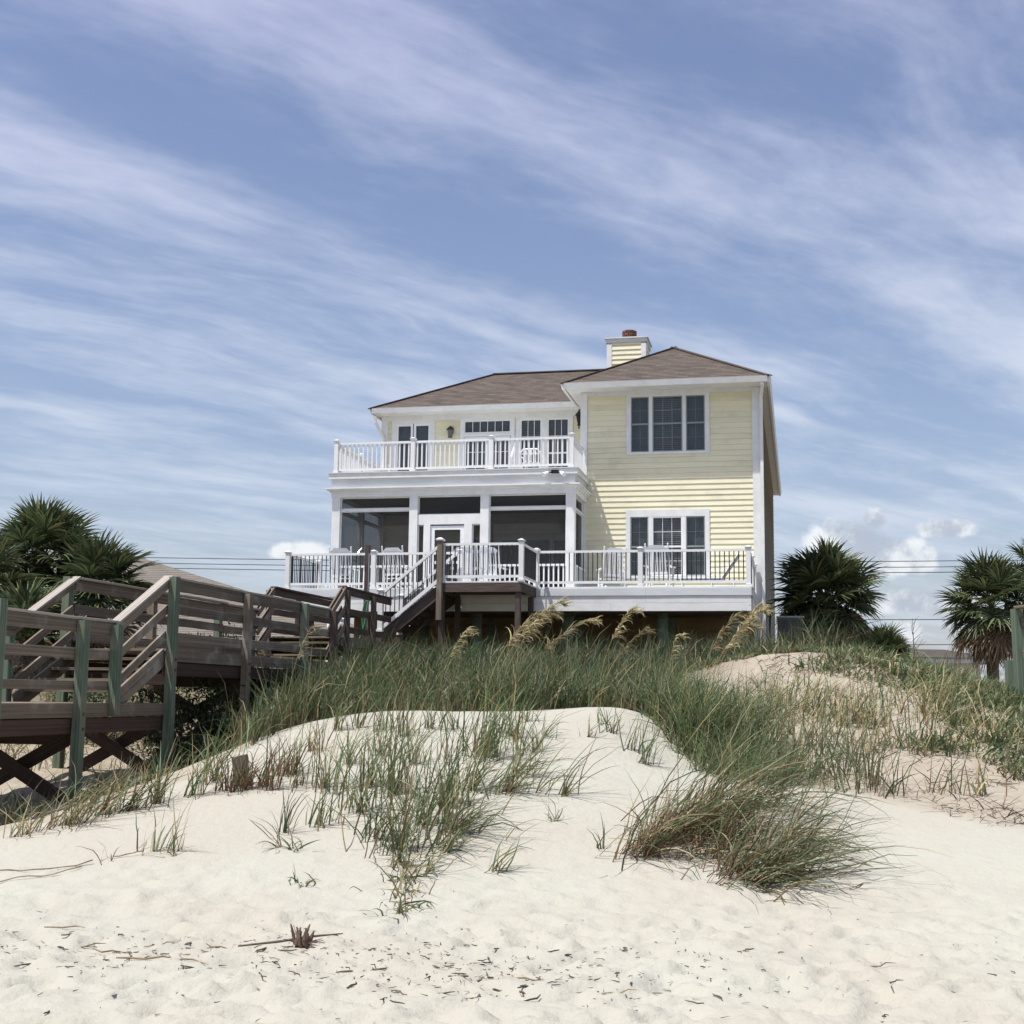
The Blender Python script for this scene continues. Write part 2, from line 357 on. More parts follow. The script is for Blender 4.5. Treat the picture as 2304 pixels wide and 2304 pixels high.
bn = b.n('ShaderNodeBump', ins={'Strength': .8, 'Distance': .03, 'Height': b.m('ADD', b.m('MULTIPLY', b.noise(co, 9., 4, .55), 1.), b.m('MULTIPLY', b.noise(co, 45., 4, .6), .22))})
b.t.links.new(bn.outputs[0], p.inputs['Normal'])

# ------------------------------------------------------------------ ground sheet
def axis(lo, hi, segs, far):
    a = [lo]
    for end, st in segs:
        n = max(1, int(round((end - a[-1]) / st))); a += list(np.linspace(a[-1], end, n + 1)[1:])
    st = .5; right = []; x = a[-1]
    while x < far[1]: x += st; right.append(x); st *= 1.35
    st = .5; left = []; x = lo
    while x > far[0]: x -= st; left.append(x); st *= 1.35
    return np.array(left[::-1] + a + right)
gx = axis(-9, 9, [(-5.2, .12), (5.4, .05), (9, .12)], (-900, 900))
gy = axis(4, 36, [(6, .2), (11.5, .045), (18.5, .075), (26, .14), (36, .5)], (-40, 1400))
GX, GY = np.meshgrid(gx, gy); GZ = height(GX, GY)
# footprints in the loose sand of the beach, old and half filled
for _ in range(1500):
    fx, fy = random.uniform(-5.5, 5.5), random.uniform(5.8, 10.6) if random.random() < .9 else random.uniform(10.6, 11.6)
    a = random.uniform(0, math.pi); la, lb = random.uniform(.10, .20), random.uniform(.05, .10); dp = random.uniform(.010, .034) * (1 if fy < 10 else .5)
    i0, i1 = np.searchsorted(gx, [fx - .4, fx + .4]); j0, j1 = np.searchsorted(gy, [fy - .4, fy + .4])
    qx, qy = GX[j0:j1, i0:i1] - fx, GY[j0:j1, i0:i1] - fy
    r2 = ((qx * math.cos(a) + qy * math.sin(a)) / la) ** 2 + ((-qx * math.sin(a) + qy * math.cos(a)) / lb) ** 2
    GZ[j0:j1, i0:i1] += dp * (-np.exp(-r2 ** 1.5) + .55 * np.exp(-((np.sqrt(r2) - 1.45) / .38) ** 2))
vv = np.stack([GX, GY, GZ], -1).reshape(-1, 3); nx = len(gx); ny = len(gy)
ii = np.arange((ny - 1) * nx).reshape(ny - 1, nx)[:, :-1].ravel()
ff = np.stack([ii, ii + 1, ii + nx + 1, ii + nx], 1)
def ground_z(x, y):
    i = int(np.clip(np.searchsorted(gx, x) - 1, 0, nx - 2)); j = int(np.clip(np.searchsorted(gy, y) - 1, 0, ny - 2))
    a = (x - gx[i]) / (gx[i + 1] - gx[i]); c = (y - gy[j]) / (gy[j + 1] - gy[j])
    return float((GZ[j, i] * (1 - a) + GZ[j, i + 1] * a) * (1 - c) + (GZ[j + 1, i] * (1 - a) + GZ[j + 1, i + 1] * a) * c)
xr, yr = vv[:, 0], vv[:, 1]
crest_y = np.interp(xr, [-9, -4.65, -3.53, -3.08, -2.47, -1.7, 1.42, 1.76, 2.27, 3.5, 4.76, 9], [12.4, 12.6, 14.6, 16.1, 16.9, 17.3, 17.15, 16.6, 15.4, 14.4, 12.8, 12.0])
du = smooth(yr - crest_y, .0, .9)                       # plant litter on the sand behind the crest
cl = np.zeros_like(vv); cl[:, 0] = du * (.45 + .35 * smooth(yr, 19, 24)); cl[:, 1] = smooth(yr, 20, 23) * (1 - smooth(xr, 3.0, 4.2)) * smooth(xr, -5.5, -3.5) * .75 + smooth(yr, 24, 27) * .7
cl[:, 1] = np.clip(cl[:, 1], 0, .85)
ground = tag(add('sand_ground', npmesh('sand_ground', vv, ff, cl, True), sand), kind='structure')

# ================================================================== HOUSE
house = Thing('beach_house', 'two storey pale yellow beach house with white trim and brown hip roof', 'house', (-6, 37.7, 2.25))
H = house
def intervals(a, b, cuts):
    segs = [(a, b)]
    for c0, c1 in cuts:
        nxt = []
        for s0, s1 in segs:
            if c1 <= s0 or c0 >= s1: nxt.append((s0, s1)); continue
            if c0 > s0: nxt.append((s0, c0))
            if c1 < s1: nxt.append((c1, s1))
        segs = nxt
    return [q for q in segs if q[1] - q[0] > .03]
_bm = {}
def siding(name, a, b, z0, z1, at, along, openings=(), ex=.158, flip=False):
    """lapped boards, each its own mesh; 'u' walls face the sea at v=at, 'v' walls face right at u=at"""
    wall = H.part(name, MB().box(*((a, b, at + .03, at + .10) if along == 'u' else ((at + .03, at + .10, a, b) if flip else (at - .10, at - .03, a, b))), z0, z1), yellow) if not openings else None
    if wall is None:
        # the sheathing behind the boards, cut round its openings
        mb = MB(); zs = sorted({z0, z1, *[o[2] for o in openings], *[o[3] for o in openings]})
        for q0, q1 in zip(zs[:-1], zs[1:]):
            zm = (q0 + q1) / 2
            for s0, s1 in intervals(a, b, [(o[0], o[1]) for o in openings if o[2] < zm < o[3]]):
                if along == 'u': mb.box(s0, s1, at + .03, at + .10, q0, q1)
                else: mb.box(at - .10, at - .03, s0, s1, q0, q1)
        wall = H.part(name, mb, yellow)
    n = int(math.ceil((z1 - z0) / ex))
    for i in range(n):
        zb = z0 + i * ex; zt = min(zb + ex + .012, z1)
        cuts = [(o[0], o[1]) for o in openings if o[2] < zb + ex * .9 and o[3] > zb + ex * .1]
        for s0, s1 in intervals(a, b, cuts):
            parts_ = [(s0, s1)]
            if s1 - s0 > 4 and along == 'u' and random.random() < .6:
                c = random.uniform(s0 + 1, s1 - 1); parts_ = [(s0, c - .0015), (c + .0015, s1)]
            for q0, q1 in parts_:
                L = q1 - q0; hh = zt - zb
                key = (round(L, 3), round(hh, 3))
                if key not in _bm:
                    x = L / 2
                    _bm[key] = MB().hexa([(-x, -.030, 0), (x, -.030, 0), (x, .028, 0), (-x, .028, 0), (-x, -.006, hh), (x, -.006, hh), (x, .028, hh), (-x, .028, hh)]).mesh('siding_board')
                c = (q0 + q1) / 2
                if along == 'u': H.inst('siding_board', _bm[key], yellow, (c, at, zb), wall)
                else: H.inst('siding_board', _bm[key], yellow, (at, c, zb), wall, (0, 0, -math.pi / 2 if flip else math.pi / 2))
    return wall
# inner body so that no daylight passes
H.box('inner_wall', darkint, -5.95, -1.2, 38.15, 57.9, 2.2, 10.4)
H.box('inner_wall', darkint, -12.75, -6.0, 40.45, 46, 2.2, 10.4)

WU = (-4.66, -2.54, 8.62, 10.24); WL = (-4.68, -2.56, 5.05, 6.74)
siding('front_wall', -6.10, -1.05, 4.2, 10.42, 37.7, 'u', [WU, WL])
yellow_keep = yellow; yellow = pm('shaded_yellow_siding', (.30, .20, .10), (.20, .13, .065), 4., .7, .002, (.3, 2, 2), .15)  # wall under the deck: yellow boards with deck shade put into a brown colour
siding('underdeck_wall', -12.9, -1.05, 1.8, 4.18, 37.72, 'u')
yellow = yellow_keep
D1 = (-12.44, -11.31, 7.86, 10.16); DA = (-10.22, -8.71, 7.86, 10.2); DB = (-8.42, -6.86, 8.05, 10.2)
P1 = (-9.05, -6.55, 4.36, 6.45); P2 = (-10.3, -9.35, 4.36, 6.5)
siding('recessed_wall', -12.9, -6.1, 4.36, 10.42, 40., 'u', [D1, DA, DB, P1, P2])
yellow_keep = yellow; yellow = pm('grey_side_siding', (.40, .375, .31), (.30, .28, .24), 3., .7, .002, (.5, 2, 2), .10)  # side wall boards, greyer and darker than the front siding
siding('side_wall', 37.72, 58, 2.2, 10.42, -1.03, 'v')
yellow = yellow_keep
siding('left_side_wall', 40.02, 46, 4.36, 10.42, -12.9, 'v', flip=True)
siding('inner_corner_wall', 37.75, 39.95, 4.36, 10.42, -6.10, 'v', flip=True)

# corner boards, frieze, downspouts
H.box('corner_board', white, -1.215, -1.0, 37.645, 37.695, 2.2, 10.42); H.box('corner_board', white, -.997, -.965, 37.66, 37.85, 2.2, 10.42)
H.box('corner_board', white, -6.13, -5.94, 37.645, 37.695, 7.86, 10.42)
H.box('corner_board', white, -12.93, -12.72, 39.945, 39.995, 7.86, 10.42)
H.box('frieze', white, -5.935, -1.22, 37.650, 37.69, 10.31, 10.44)
H.box('frieze', white, -12.715, -6.14, 39.945, 39.992, 10.26, 10.44)
ds = MB()
for (x0, y0, z0), (x1, y1, z1) in (((-.90, 37.02, 10.42), (-.90, 37.02, 10.30)), ((-.90, 37.02, 10.32), (-.955, 37.58, 10.12)), ((-.955, 37.585, 10.16), (-.955, 37.585, 2.4))): ds.bar((x0, y0, z0), (x1, y1, z1), .09, .07)
H.part('downspout', ds, white)
ds = MB()
for p, q in (((-12.98, 39.42, 10.32), (-12.98, 39.46, 10.12)), ((-12.98, 39.44, 10.16), (-12.84, 39.9, 9.72)), ((-12.84, 39.9, 9.78), (-12.84, 39.9, 7.9))): ds.bar(p, q, .08, .07)
H.part('downspout', ds, white)

backingm = pm('window_backing', (.30, .355, .36), (.23, .275, .285), 3., .8)  # backing board added behind the panes; grey-blue stands in for reflection in the glass
def window(name, u0, u1, z0, z1, v, cols, rows, meet=None, blinds=False, sash=.045, trim=0., munt=.018, label=None, fm=None):
    """one sash unit: frame (> pane, muntin, blind) set into the wall"""
    mb = MB(); f = sash
    mb.box(u0, u1, v - .035, v + .06, z0, z0 + f); mb.box(u0, u1, v - .035, v + .06, z1 - f, z1)
    mb.box(u0, u0 + f, v - .034, v + .06, z0 + f, z1 - f); mb.box(u1 - f, u1, v - .034, v + .06, z0 + f, z1 - f)
    fm = fm or white2; w = H.part(name, mb, fm)
    if label: w['label'] = label
    a0, a1, b0, b1 = u0 + f, u1 - f, z0 + f, z1 - f
    panes = [(b0, b1)]
    if meet:
        H.box('meeting_rail', fm, a0, a1, v - .02, v + .05, meet - .025, meet + .025, w); panes = [(b0, meet - .025), (meet + .025, b1)]
    for q0, q1 in panes:
        H.part('pane', MB().box(a0, a1, v + .010, v + .018, q0, q1), glassm, w)
        nr = rows if not meet else max(1, rows // 2)
        if munt:
            for i in range(1, cols): H.box('muntin', fm, a0 + (a1 - a0) * i / cols - munt / 2, a0 + (a1 - a0) * i / cols + munt / 2, v - .002, v + .0095, q0, q1, w)
            for j in range(1, nr): H.box('muntin', fm, a0, a1, v - .0045, v + .007, q0 + (q1 - q0) * j / nr - munt / 2, q0 + (q1 - q0) * j / nr + munt / 2, w)
    if blinds:
        mb = MB(); z = b0
        while z < b1 - .03:
            mb.hexa([(a0, v + .055, z), (a1, v + .055, z), (a1, v + .085, z + .036), (a0, v + .085, z + .036), (a0, v + .055, z + .003), (a1, v + .055, z + .003), (a1, v + .085, z + .039), (a0, v + .085, z + .039)]); z += .055
        bl = H.part('blind', mb, blindm, w)
    H.box('backing', backingm, a0 - .02, a1 + .02, v + .13, v + .15, b0 - .02, b1 + .02, w)
    return w
def surround(u0, u1, z0, z1, v, t=.12, head=.12, sill=.10):
    mb = MB(); mb.box(u0 - t, u0, v - .045, v + .028, z0 - sill, z1 + head); mb.box(u1, u1 + t, v - .045, v + .028, z0 - sill, z1 + head)
    mb.box(u0, u1, v - .043, v + .028, z1, z1 + head); mb.box(u0, u1, v - .052, v + .028, z0 - sill, z0)
    return H.part('window_surround', mb, white)
greyframe = pm('grey_sash', (.26, .29, .29), (.22, .25, .25), 3., .5)
for (o, mt) in ((WU, 9.44), (WL, 5.88)):
    u0, u1, z0, z1 = o
    surround(u0, u1, z0, z1, 37.7, .13, .09 if o is WU else .20, .07)
    d = u0 + 4.66
    for k, (a, b_) in enumerate(((u0, -4.14 + d), (-4.04 + d, -3.18 + d), (-3.08 + d, u1))):
        if k == 1: window('window', a, b_, z0, z1, 37.7, 3, 4, mt, True, .035, munt=.013, fm=greyframe if o is WU else None)
        else: window('window', a, b_, z0, z1, 37.7, 2, 4, mt, False, .032, munt=.005, fm=greyframe)
    H.box('mullion', white, -4.14 + d, -4.04 + d, 37.66, 37.74, z0, z1); H.box('mullion', white, -3.18 + d, -3.08 + d, 37.66, 37.74, z0, z1)
# upper storey doors behind the balcony
surround(*D1[:2], D1[2], D1[3], 40., .14, .12, 0.)
window('french_door', D1[0], -11.89, 7.88, 10.16, 40., 1, 1, None, False, .07, munt=0); window('french_door', -11.86, D1[1], 7.88, 10.16, 40., 1, 1, None, False, .07, munt=0)
surround(*DA[:2], DA[2], DA[3], 40., .12, .09, 0.)
window('transom_window', DA[0], DA[1], 9.79, 10.2, 40., 6, 1, None, False, .035)
H.box('transom_bar', white, DA[0], DA[1], 39.955, 40.05, 9.68, 9.785)
window('sliding_door', DA[0] + .02, -9.47, 7.88, 9.67, 40., 2, 4, None, False, .06); window('sliding_door', -9.46, DA[1] - .02, 7.88, 9.67, 40., 2, 4, None, False, .06)
surround(*DB[:2], DB[2], DB[3], 40., .12, .09, .08)
window('window', DB[0], -7.72, DB[2], DB[3], 40., 3, 4, 9.1, True, .05); window('window', -7.56, DB[1], DB[2], DB[3], 40., 3, 4, 9.1, False, .05)
H.box('mullion', white, -7.72, -7.56, 39.957, 40.05, DB[2], DB[3])
# doors on the porch
surround(*P1[:2], P1[2], P1[3], 40., .1, .1, 0.)
for a, b_ in ((-9.05, -8.22), (-8.21, -7.39), (-7.38, -6.55)): window('sliding_door', a, b_, 4.38, 6.45, 40., 1, 1, None, False, .06, munt=0)
surround(*P2[:2], P2[2], P2[3], 40., .09, .1, 0.); window('porch_back_door', P2[0], P2[1], 4.38, 6.5, 40., 2, 4, None, False, .09)

# roofs: lapped shingle courses on each slope
def clip(poly, f):
    out = []
    for i in range(len(poly)):
        a, b_ = poly[i], poly[(i + 1) % len(poly)]; fa, fb = f(a), f(b_)
        if fa >= 0: out.append(a)
        if fa * fb < 0: t = fa / (fa - fb); out.append((a[0] + (b_[0] - a[0]) * t, a[1] + (b_[1] - a[1]) * t))
    return out
def roof_slope(thing, parent, pts, mat, name='roof_slope', row=.145):
    P = [Vector(p) for p in pts]; e = (P[1] - P[0]).normalized(); nrm = (P[1] - P[0]).cross(P[2] - P[0]).normalized()
    if nrm.z < 0: nrm = -nrm
    up = nrm.cross(e)
    if up.z < 0: up = -up
    poly = [((q - P[0]).dot(e), (q - P[0]).dot(up)) for q in P]
    mb = MB(); uvs = []; t = 0; tm = max(q[1] for q in poly)
    while t < tm:
        c = clip(clip(poly, lambda q: q[1] - t), lambda q: t + row + .02 - q[1])
        if len(c) > 2:
            q3 = [P[0] + e * s + up * tt + nrm * (.010 - .009 * (tt - t) / row) for s, tt in c]
            mb.quad(*q3); uvs += list(c)
            lo = sorted([q for q in c if abs(q[1] - t) < 1e-4])
            if len(lo) >= 2:
                a, b_ = P[0] + e * lo[0][0] + up * t, P[0] + e * lo[-1][0] + up * t
                mb.quad(a - nrm * .004, b_ - nrm * .004, b_ + nrm * .010, a + nrm * .010); uvs += [lo[0], lo[-1], lo[-1], lo[0]]
        t += row
    me = mb.mesh(name, thing.b); l = me.uv_layers.new(name='roof')
    for lp in me.loops: l.data[lp.index].uv = uvs[lp.vertex_index]
    return add(name, me, mat, parent)
roof = H.part('roof', MB().hexa([(-13.0, 39.5, 10.44), (-3.6, 39.5, 10.44), (-3.6, 45.3, 10.44), (-13, 45.3, 10.44), (-9.9, 42.3, 12.12), (-3.6, 42.3, 12.12), (-3.6, 42.5, 12.12), (-9.9, 42.5, 12.12)])
     .hexa([(-6.4, 37.1, 10.44), (-.85, 37.1, 10.44), (-.85, 58.5, 10.44), (-6.4, 58.5, 10.44), (-3.66, 40.05, 12.1), (-3.60, 40.05, 12.1), (-3.6, 55.7, 12.1), (-3.66, 55.7, 12.1)]), darkwood)
ez = 10.56; rz = 12.27
roof_slope(H, roof, [(-13.16, 39.36, ez), (-3.6, 39.36, ez), (-3.6, 42.4, rz), (-9.85, 42.4, rz)], shingle)
roof_slope(H, roof, [(-13.16, 45.44, ez), (-13.16, 39.36, ez), (-9.85, 42.4, rz)], shingle)
roof_slope(H, roof, [(-3.6, 45.44, ez), (-13.16, 45.44, ez), (-9.85, 42.4, rz), (-3.6, 42.4, rz)], shingle)
rt = 12.30
roof_slope(H, roof, [(-6.56, 36.94, ez), (-.70, 36.94, ez), (-3.63, 40.05, rt)], shingle)
roof_slope(H, roof, [(-.70, 36.94, ez), (-.70, 58.6, ez), (-3.63, 55.6, rt), (-3.63, 40.05, rt)], shingle)
roof_slope(H, roof, [(-6.56, 58.6, ez), (-6.56, 36.94, ez), (-3.63, 40.05, rt), (-3.63, 55.6, rt)], shingle)
roof_slope(H, roof, [(-.70, 58.6, ez), (-6.56, 58.6, ez), (-3.63, 55.6, rt)], shingle)
ridge = MB()
for p, q in (((-13.16, 39.36, ez), (-9.85, 42.4, rz)), ((-9.85, 42.4, rz), (-3.7, 42.4, rz)), ((-6.56, 36.94, ez), (-3.63, 40.05, rt)), ((-.70, 36.94, ez), (-3.63, 40.05, rt)), ((-3.63, 40.05, rt), (-3.63, 55.6, rt))): ridge.bar(Vector(p) + Vector((0, 0, .012)), Vector(q) + Vector((0, 0, .012)), .22, .03)
me = ridge.mesh('ridge_cap', H.b); me.uv_layers.new(name='roof'); add('ridge_cap', me, shingle, roof)
# eaves: fascia / gutter and soffit
def eave(name, p, q, out, hgt=.15):
    d = (Vector(q) - Vector(p)); out = Vector(out)
    mb = MB(); a, b_ = Vector(p), Vector(q)
    mb.hexa([a + Vector((0, 0, -hgt)), b_ + Vector((0, 0, -hgt)), b_ + Vector((0, 0, -hgt)) + out * .07, a + Vector((0, 0, -hgt)) + out * .07, a, b_, b_ + out * .11, a + out * .11])
    return H.part(name, mb, white)
eave('gutter', (-13.06, 39.42, 10.555), (-6.42, 39.42, 10.555), (0, -1, 0))
eave('gutter', (-6.50, 37.0, 10.555), (-.76, 37.0, 10.555), (0, -1, 0), .16)
eave('fascia', (-6.50, 39.42, 10.55), (-6.50, 37.0, 10.55), (-1, 0, 0), .16)
eave('fascia', (-13.06, 45.4, 10.55), (-13.06, 39.42, 10.55), (-1, 0, 0))
eave('fascia', (-.77, 37.0, 10.55), (-.77, 58.5, 10.55), (1, 0, 0), .16)
H.box('soffit', white, -6.49, -.78, 37.01, 37.72, 10.425, 10.439); H.box('soffit', white, -1.0, -.78, 37.725, 58.5, 10.425, 10.439)
H.box('soffit', white, -6.49, -6.1, 37.725, 39.95, 10.425, 10.439); H.box('soffit', white, -13.05, -6.5, 39.43, 39.99, 10.423, 10.437)
H.box('soffit', white, -13.05, -12.92, 40., 45.4, 10.425, 10.439)
# chimney
ch = H.box('chimney', yellow, -5.98, -4.74, 42.15, 43.3, 11.3, 13.2)
z = 11.6
while z < 13.1:
    for k in (0, 1):
        x0, x1 = (-5.84, -4.88)
        if k == 0: H.part('siding_board', MB().hexa([(x0, 42.11, z), (x1, 42.11, z), (x1, 42.148, z), (x0, 42.148, z), (x0, 42.138, z + .165), (x1, 42.138, z + .165), (x1, 42.148, z + .165), (x0, 42.148, z + .165)]), yellow, ch)
        else: H.part('siding_board', MB().hexa([(-4.738, 42.3, z), (-4.70, 42.3, z), (-4.70, 43.2, z), (-4.738, 43.2, z), (-4.738, 42.3, z + .165), (-4.728, 42.3, z + .165), (-4.728, 43.2, z + .165), (-4.738, 43.2, z + .165)]), yellow, ch)
    z += .158
for x in (-6.0, -4.88): H.box('corner_board', white, x, x + .16, 42.105, 42.146, 11.4, 13.05, ch)
H.box('corner_board', white, -4.739, -4.69, 42.147, 42.29, 11.4, 13.05, ch)
H.part('cap', MB().box(-6.03, -4.69, 42.09, 43.36, 13.10, 13.23).box(-6.07, -4.65, 42.05, 43.40, 13.23, 13.27), greywhite, ch)
fl = H.part('flue', MB().lathe([(.20, 0), (.20, .36), (.17, .36), (.17, .30)], 16, (-5.33, 42.7, 13.27)), brickm, ch)
rows = MB()
for r_ in range(4):
    for k in range(10):
        a = 2 * math.pi * (k + .5 * (r_ % 2)) / 10; c = Vector((-5.33 + .215 * math.cos(a), 42.7 + .215 * math.sin(a), 13.315 + r_ * .088)); t = Vector((-math.sin(a), math.cos(a), 0))
        H.part('brick', MB().bar(c - t * .062, c + t * .062, .035, .072), brickm, ch)

# ---------------- screened porch with the balcony on top
PV = 35.7
for c in (-12.85, -10.555, -8.5, -6.085):
    H.part('porch_column', MB().box(c - .12, c + .12, PV, PV + .24, 4.36, 7.17).box(c - .135, c + .135, PV - .015, PV + .255, 4.362, 4.5), white)
H.box('porch_beam', white, -12.99, -5.95, PV - .03, PV + .27, 7.17, 7.33)
H.box('porch_beam', white, -6.21, -5.95, PV + .27, 37.68, 7.17, 7.33); H.box('porch_beam', white, -12.99, -12.73, PV + .27, 39.99, 7.17, 7.33)
cor = MB()
for k, (o, z0, z1) in enumerate(((.05, 7.325, 7.36), (.10, 7.36, 7.395), (.15, 7.395, 7.43))):
    cor.box(-12.99 - o, -5.95 + o, PV - .03 - o, PV + .2, z0, z1); cor.box(-6.2, -5.95 + o, PV + .2, 37.67, z0, z1); cor.box(-12.99 - o, -12.8, PV + .2, 39.9, z0, z1)
H.part('cornice', cor, white)
H.part('frieze', MB().box(-12.99, -5.95, PV - .02, PV + .25, 7.43, 7.70).box(-6.2, -5.95, PV + .25, 37.67, 7.43, 7.70).box(-12.99, -12.74, PV + .25, 39.9, 7.43, 7.70), greywhite)
H.part('balcony_fascia', MB().box(-13.06, -5.88, PV - .09, PV + .05, 7.70, 7.845).box(-6.03, -5.88, PV + .05, 37.67, 7.70, 7.845).box(-13.06, -12.9, PV + .05, 39.93, 7.70, 7.845), white)
H.box('balcony_floor', greywhite, -13.09, -5.86, PV - .12, 39.97, 7.848, 7.875)
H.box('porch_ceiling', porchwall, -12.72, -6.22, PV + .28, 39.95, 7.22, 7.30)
H.box('porch_floor', greywhite, -13.0, -5.95, PV, 39.95, 4.30, 4.357)
def screen(u0, u1, z0, z1, v=PV + .12):
    fr = MB(); f = .028
    fr.box(u0, u1, v - .02, v + .02, z0, z0 + f); fr.box(u0, u1, v - .02, v + .02, z1 - f, z1); fr.box(u0, u0 + f, v - .019, v + .019, z0 + f, z1 - f); fr.box(u1 - f, u1, v - .019, v + .019, z0 + f, z1 - f)
    fo = H.part('screen_frame', fr, white)
    mb = MB(); mb.quad((u0 + f, v, z0 + f), (u1 - f, v, z0 + f), (u1 - f, v, z1 - f), (u0 + f, v, z1 - f)); H.part('screen', mb, scm, fo)
def screen_side(v0, v1, z0, z1, u):
    fr = MB(); f = .028
    fr.box(u - .02, u + .02, v0, v1, z0, z0 + f); fr.box(u - .02, u + .02, v0, v1, z1 - f, z1); fr.box(u - .019, u + .019, v0, v0 + f, z0 + f, z1 - f); fr.box(u - .019, u + .019, v1 - f, v1, z0 + f, z1 - f)
    fo = H.part('screen_frame', fr, white)
    mb = MB(); mb.quad((u, v0 + f, z0 + f), (u, v1 - f, z0 + f), (u, v1 - f, z1 - f), (u, v0 + f, z1 - f)); H.part('screen', mb, scm, fo)
screen(-12.73, -10.675, 6.84, 7.168); screen(-12.73, -10.675, 4.40, 6.78); H.box('screen_bar', white, -12.73, -10.675, PV + .05, PV + .19, 6.78, 6.84)
screen(-8.38, -6.205, 6.82, 7.168); screen(-8.38, -6.205, 4.40, 6.76); H.box('screen_bar', white, -8.38, -6.205, PV + .05, PV + .19, 6.76, 6.82)
screen(-10.435, -8.62, 6.64, 7.168); H.box('lintel', white, -10.435, -8.62, PV + .03, PV + .21, 6.36, 6.64)
screen(-10.435, -10.25, 4.40, 6.36); screen(-8.86, -8.62, 4.40, 6.36)
H.box('door_post', white, -10.25, -10.06, PV + .02, PV + .22, 4.36, 6.36); H.box('door_post', white, -9.08, -8.86, PV + .02, PV + .22, 4.36, 6.36)
dm = MB(); v = PV + .06
dm.box(-10.055, -9.94, v, v + .045, 4.38, 6.32); dm.box(-9.20, -9.085, v, v + .045, 4.38, 6.32); dm.box(-9.94, -9.20, v, v + .045, 6.21, 6.32); dm.box(-9.94, -9.2, v, v + .045, 4.38, 4.62); dm.box(-9.94, -9.2, v, v + .045, 5.25, 5.33)
dr = H.part('screen_door', dm, white2)
for z0, z1 in ((4.62, 5.25), (5.33, 6.21)):
    mb = MB(); mb.quad((-9.94, v + .02, z0), (-9.2, v + .02, z0), (-9.2, v + .02, z1), (-9.94, v + .02, z1)); H.part('screen', mb, scm, dr)
H.part('handle', MB().box(-9.17, -9.13, v - .05, v, 5.3, 5.42), black, dr)
for u_, vs in ((-12.86, (35.95, 37.9, 39.9)), (-6.08, (35.95, 37.62))):
    for a, b_ in zip(vs[:-1], vs[1:]):
        screen_side(a + .02, b_ - .02, 6.84, 7.168, u_); screen_side(a + .02, b_ - .02, 4.40, 6.78, u_); H.box('screen_bar', white, u_ - .07, u_ + .07, a + .02, b_ - .02, 6.78, 6.84)
    for q in vs[1:]: H.box('side_post', white, u_ - .09, u_ + .09, q - .018, q + .14 if q < 39 else q + .06, 4.36, 7.168)

# railings -----------------------------------------------------------
balW = MB().box(-.019, .019, -.019, .019, 0, 1).mesh('baluster')
balB = MB().tube([(0, 0, 0), (0, 0, 1)], .0125, 8).mesh('baluster')
def rail_post(T, parent, u, v, z, h=.98, s=.057, mat=None, zcap=True):
    mb = MB().box(u - s, u + s, v - s, v + s, z, z + h)
    mb.box(u - s - .022, u + s + .022, v - s - .022, v + s + .022, z + .001, z + .055)
    if zcap:
        mb.frustum(u, v, z + h - .03, z + h + .012, s + .012, s + .030); mb.frustum(u, v, z + h + .012, z + h + .045, s + .030, s * .35)
    return T.part('post', mb, mat or white2, parent)
def rail_run(T, parent, p, q, zt, zb, style, spacing, end=.06):
    """top and bottom rail with balusters between two posts (p, q are (u, v, z floor))"""
    p = Vector(p); q = Vector(q); d = q - p; L = d.length; d.normalize(); dz = Vector((0, 0, 1))
    a, b_ = p + d * end, q - d * end
    T.part('top_rail', MB().bar(a + dz * (zt - .028), b_ + dz * (zt - .028), .085, .056), white2, parent)
    T.part('bottom_rail', MB().bar(a + dz * zb, b_ + dz * zb, .05, .06), white2, parent)
    n = max(1, int(round((L - 2 * end) / spacing))); h = zt - .056 - zb - .02
    for i in range(n):
        c = a + (b_ - a) * ((i + .5) / n) + dz * (zb + .02)
        T.inst('baluster', balW if style == 'w' else balB, white2 if style == 'w' else black, c, parent, (0, 0, math.atan2(d.y, d.x)), (1, 1, h))
zb_ = 7.876
rl = H.box('balcony_railing', white2, -12.89, -12.86, PV, PV + .03, 7.87, 7.88)
bp = (-12.875, -10.6, -8.33, -6.05)
for x in bp: rail_post(H, rl, x, PV, zb_, .93)
for a, b_ in zip(bp[:-1], bp[1:]): rail_run(H, rl, (a, PV, zb_), (b_, PV, zb_), .87, .085, 'w', .133)
rail_run(H, rl, (-6.05, PV, zb_), (-6.05, 37.62, zb_), .87, .085, 'w', .133)
rail_post(H, rl, -12.875, 37.85, zb_, .93); rail_run(H, rl, (-12.875, PV, zb_), (-12.875, 37.85, zb_), .87, .085, 'w', .133); rail_run(H, rl, (-12.875, 37.85, zb_), (-12.875, 39.93, zb_), .87, .085, 'w', .133)
kr = H.box('porch_knee_rail', white2, -12.73, -12.70, PV + .04, PV + .06, 4.36, 4.40)
for a, b_ in ((-12.73, -10.675), (-8.38, -6.205)): rail_run(H, kr, (a, PV + .045, 4.36), (b_, PV + .045, 4.36), .86, .12, 'w', .135, .0)
rail_run(H, kr, (-6.0, 36.0, 4.36), (-6.0, 37.55, 4.36), .86, .12, 'w', .135, .0)

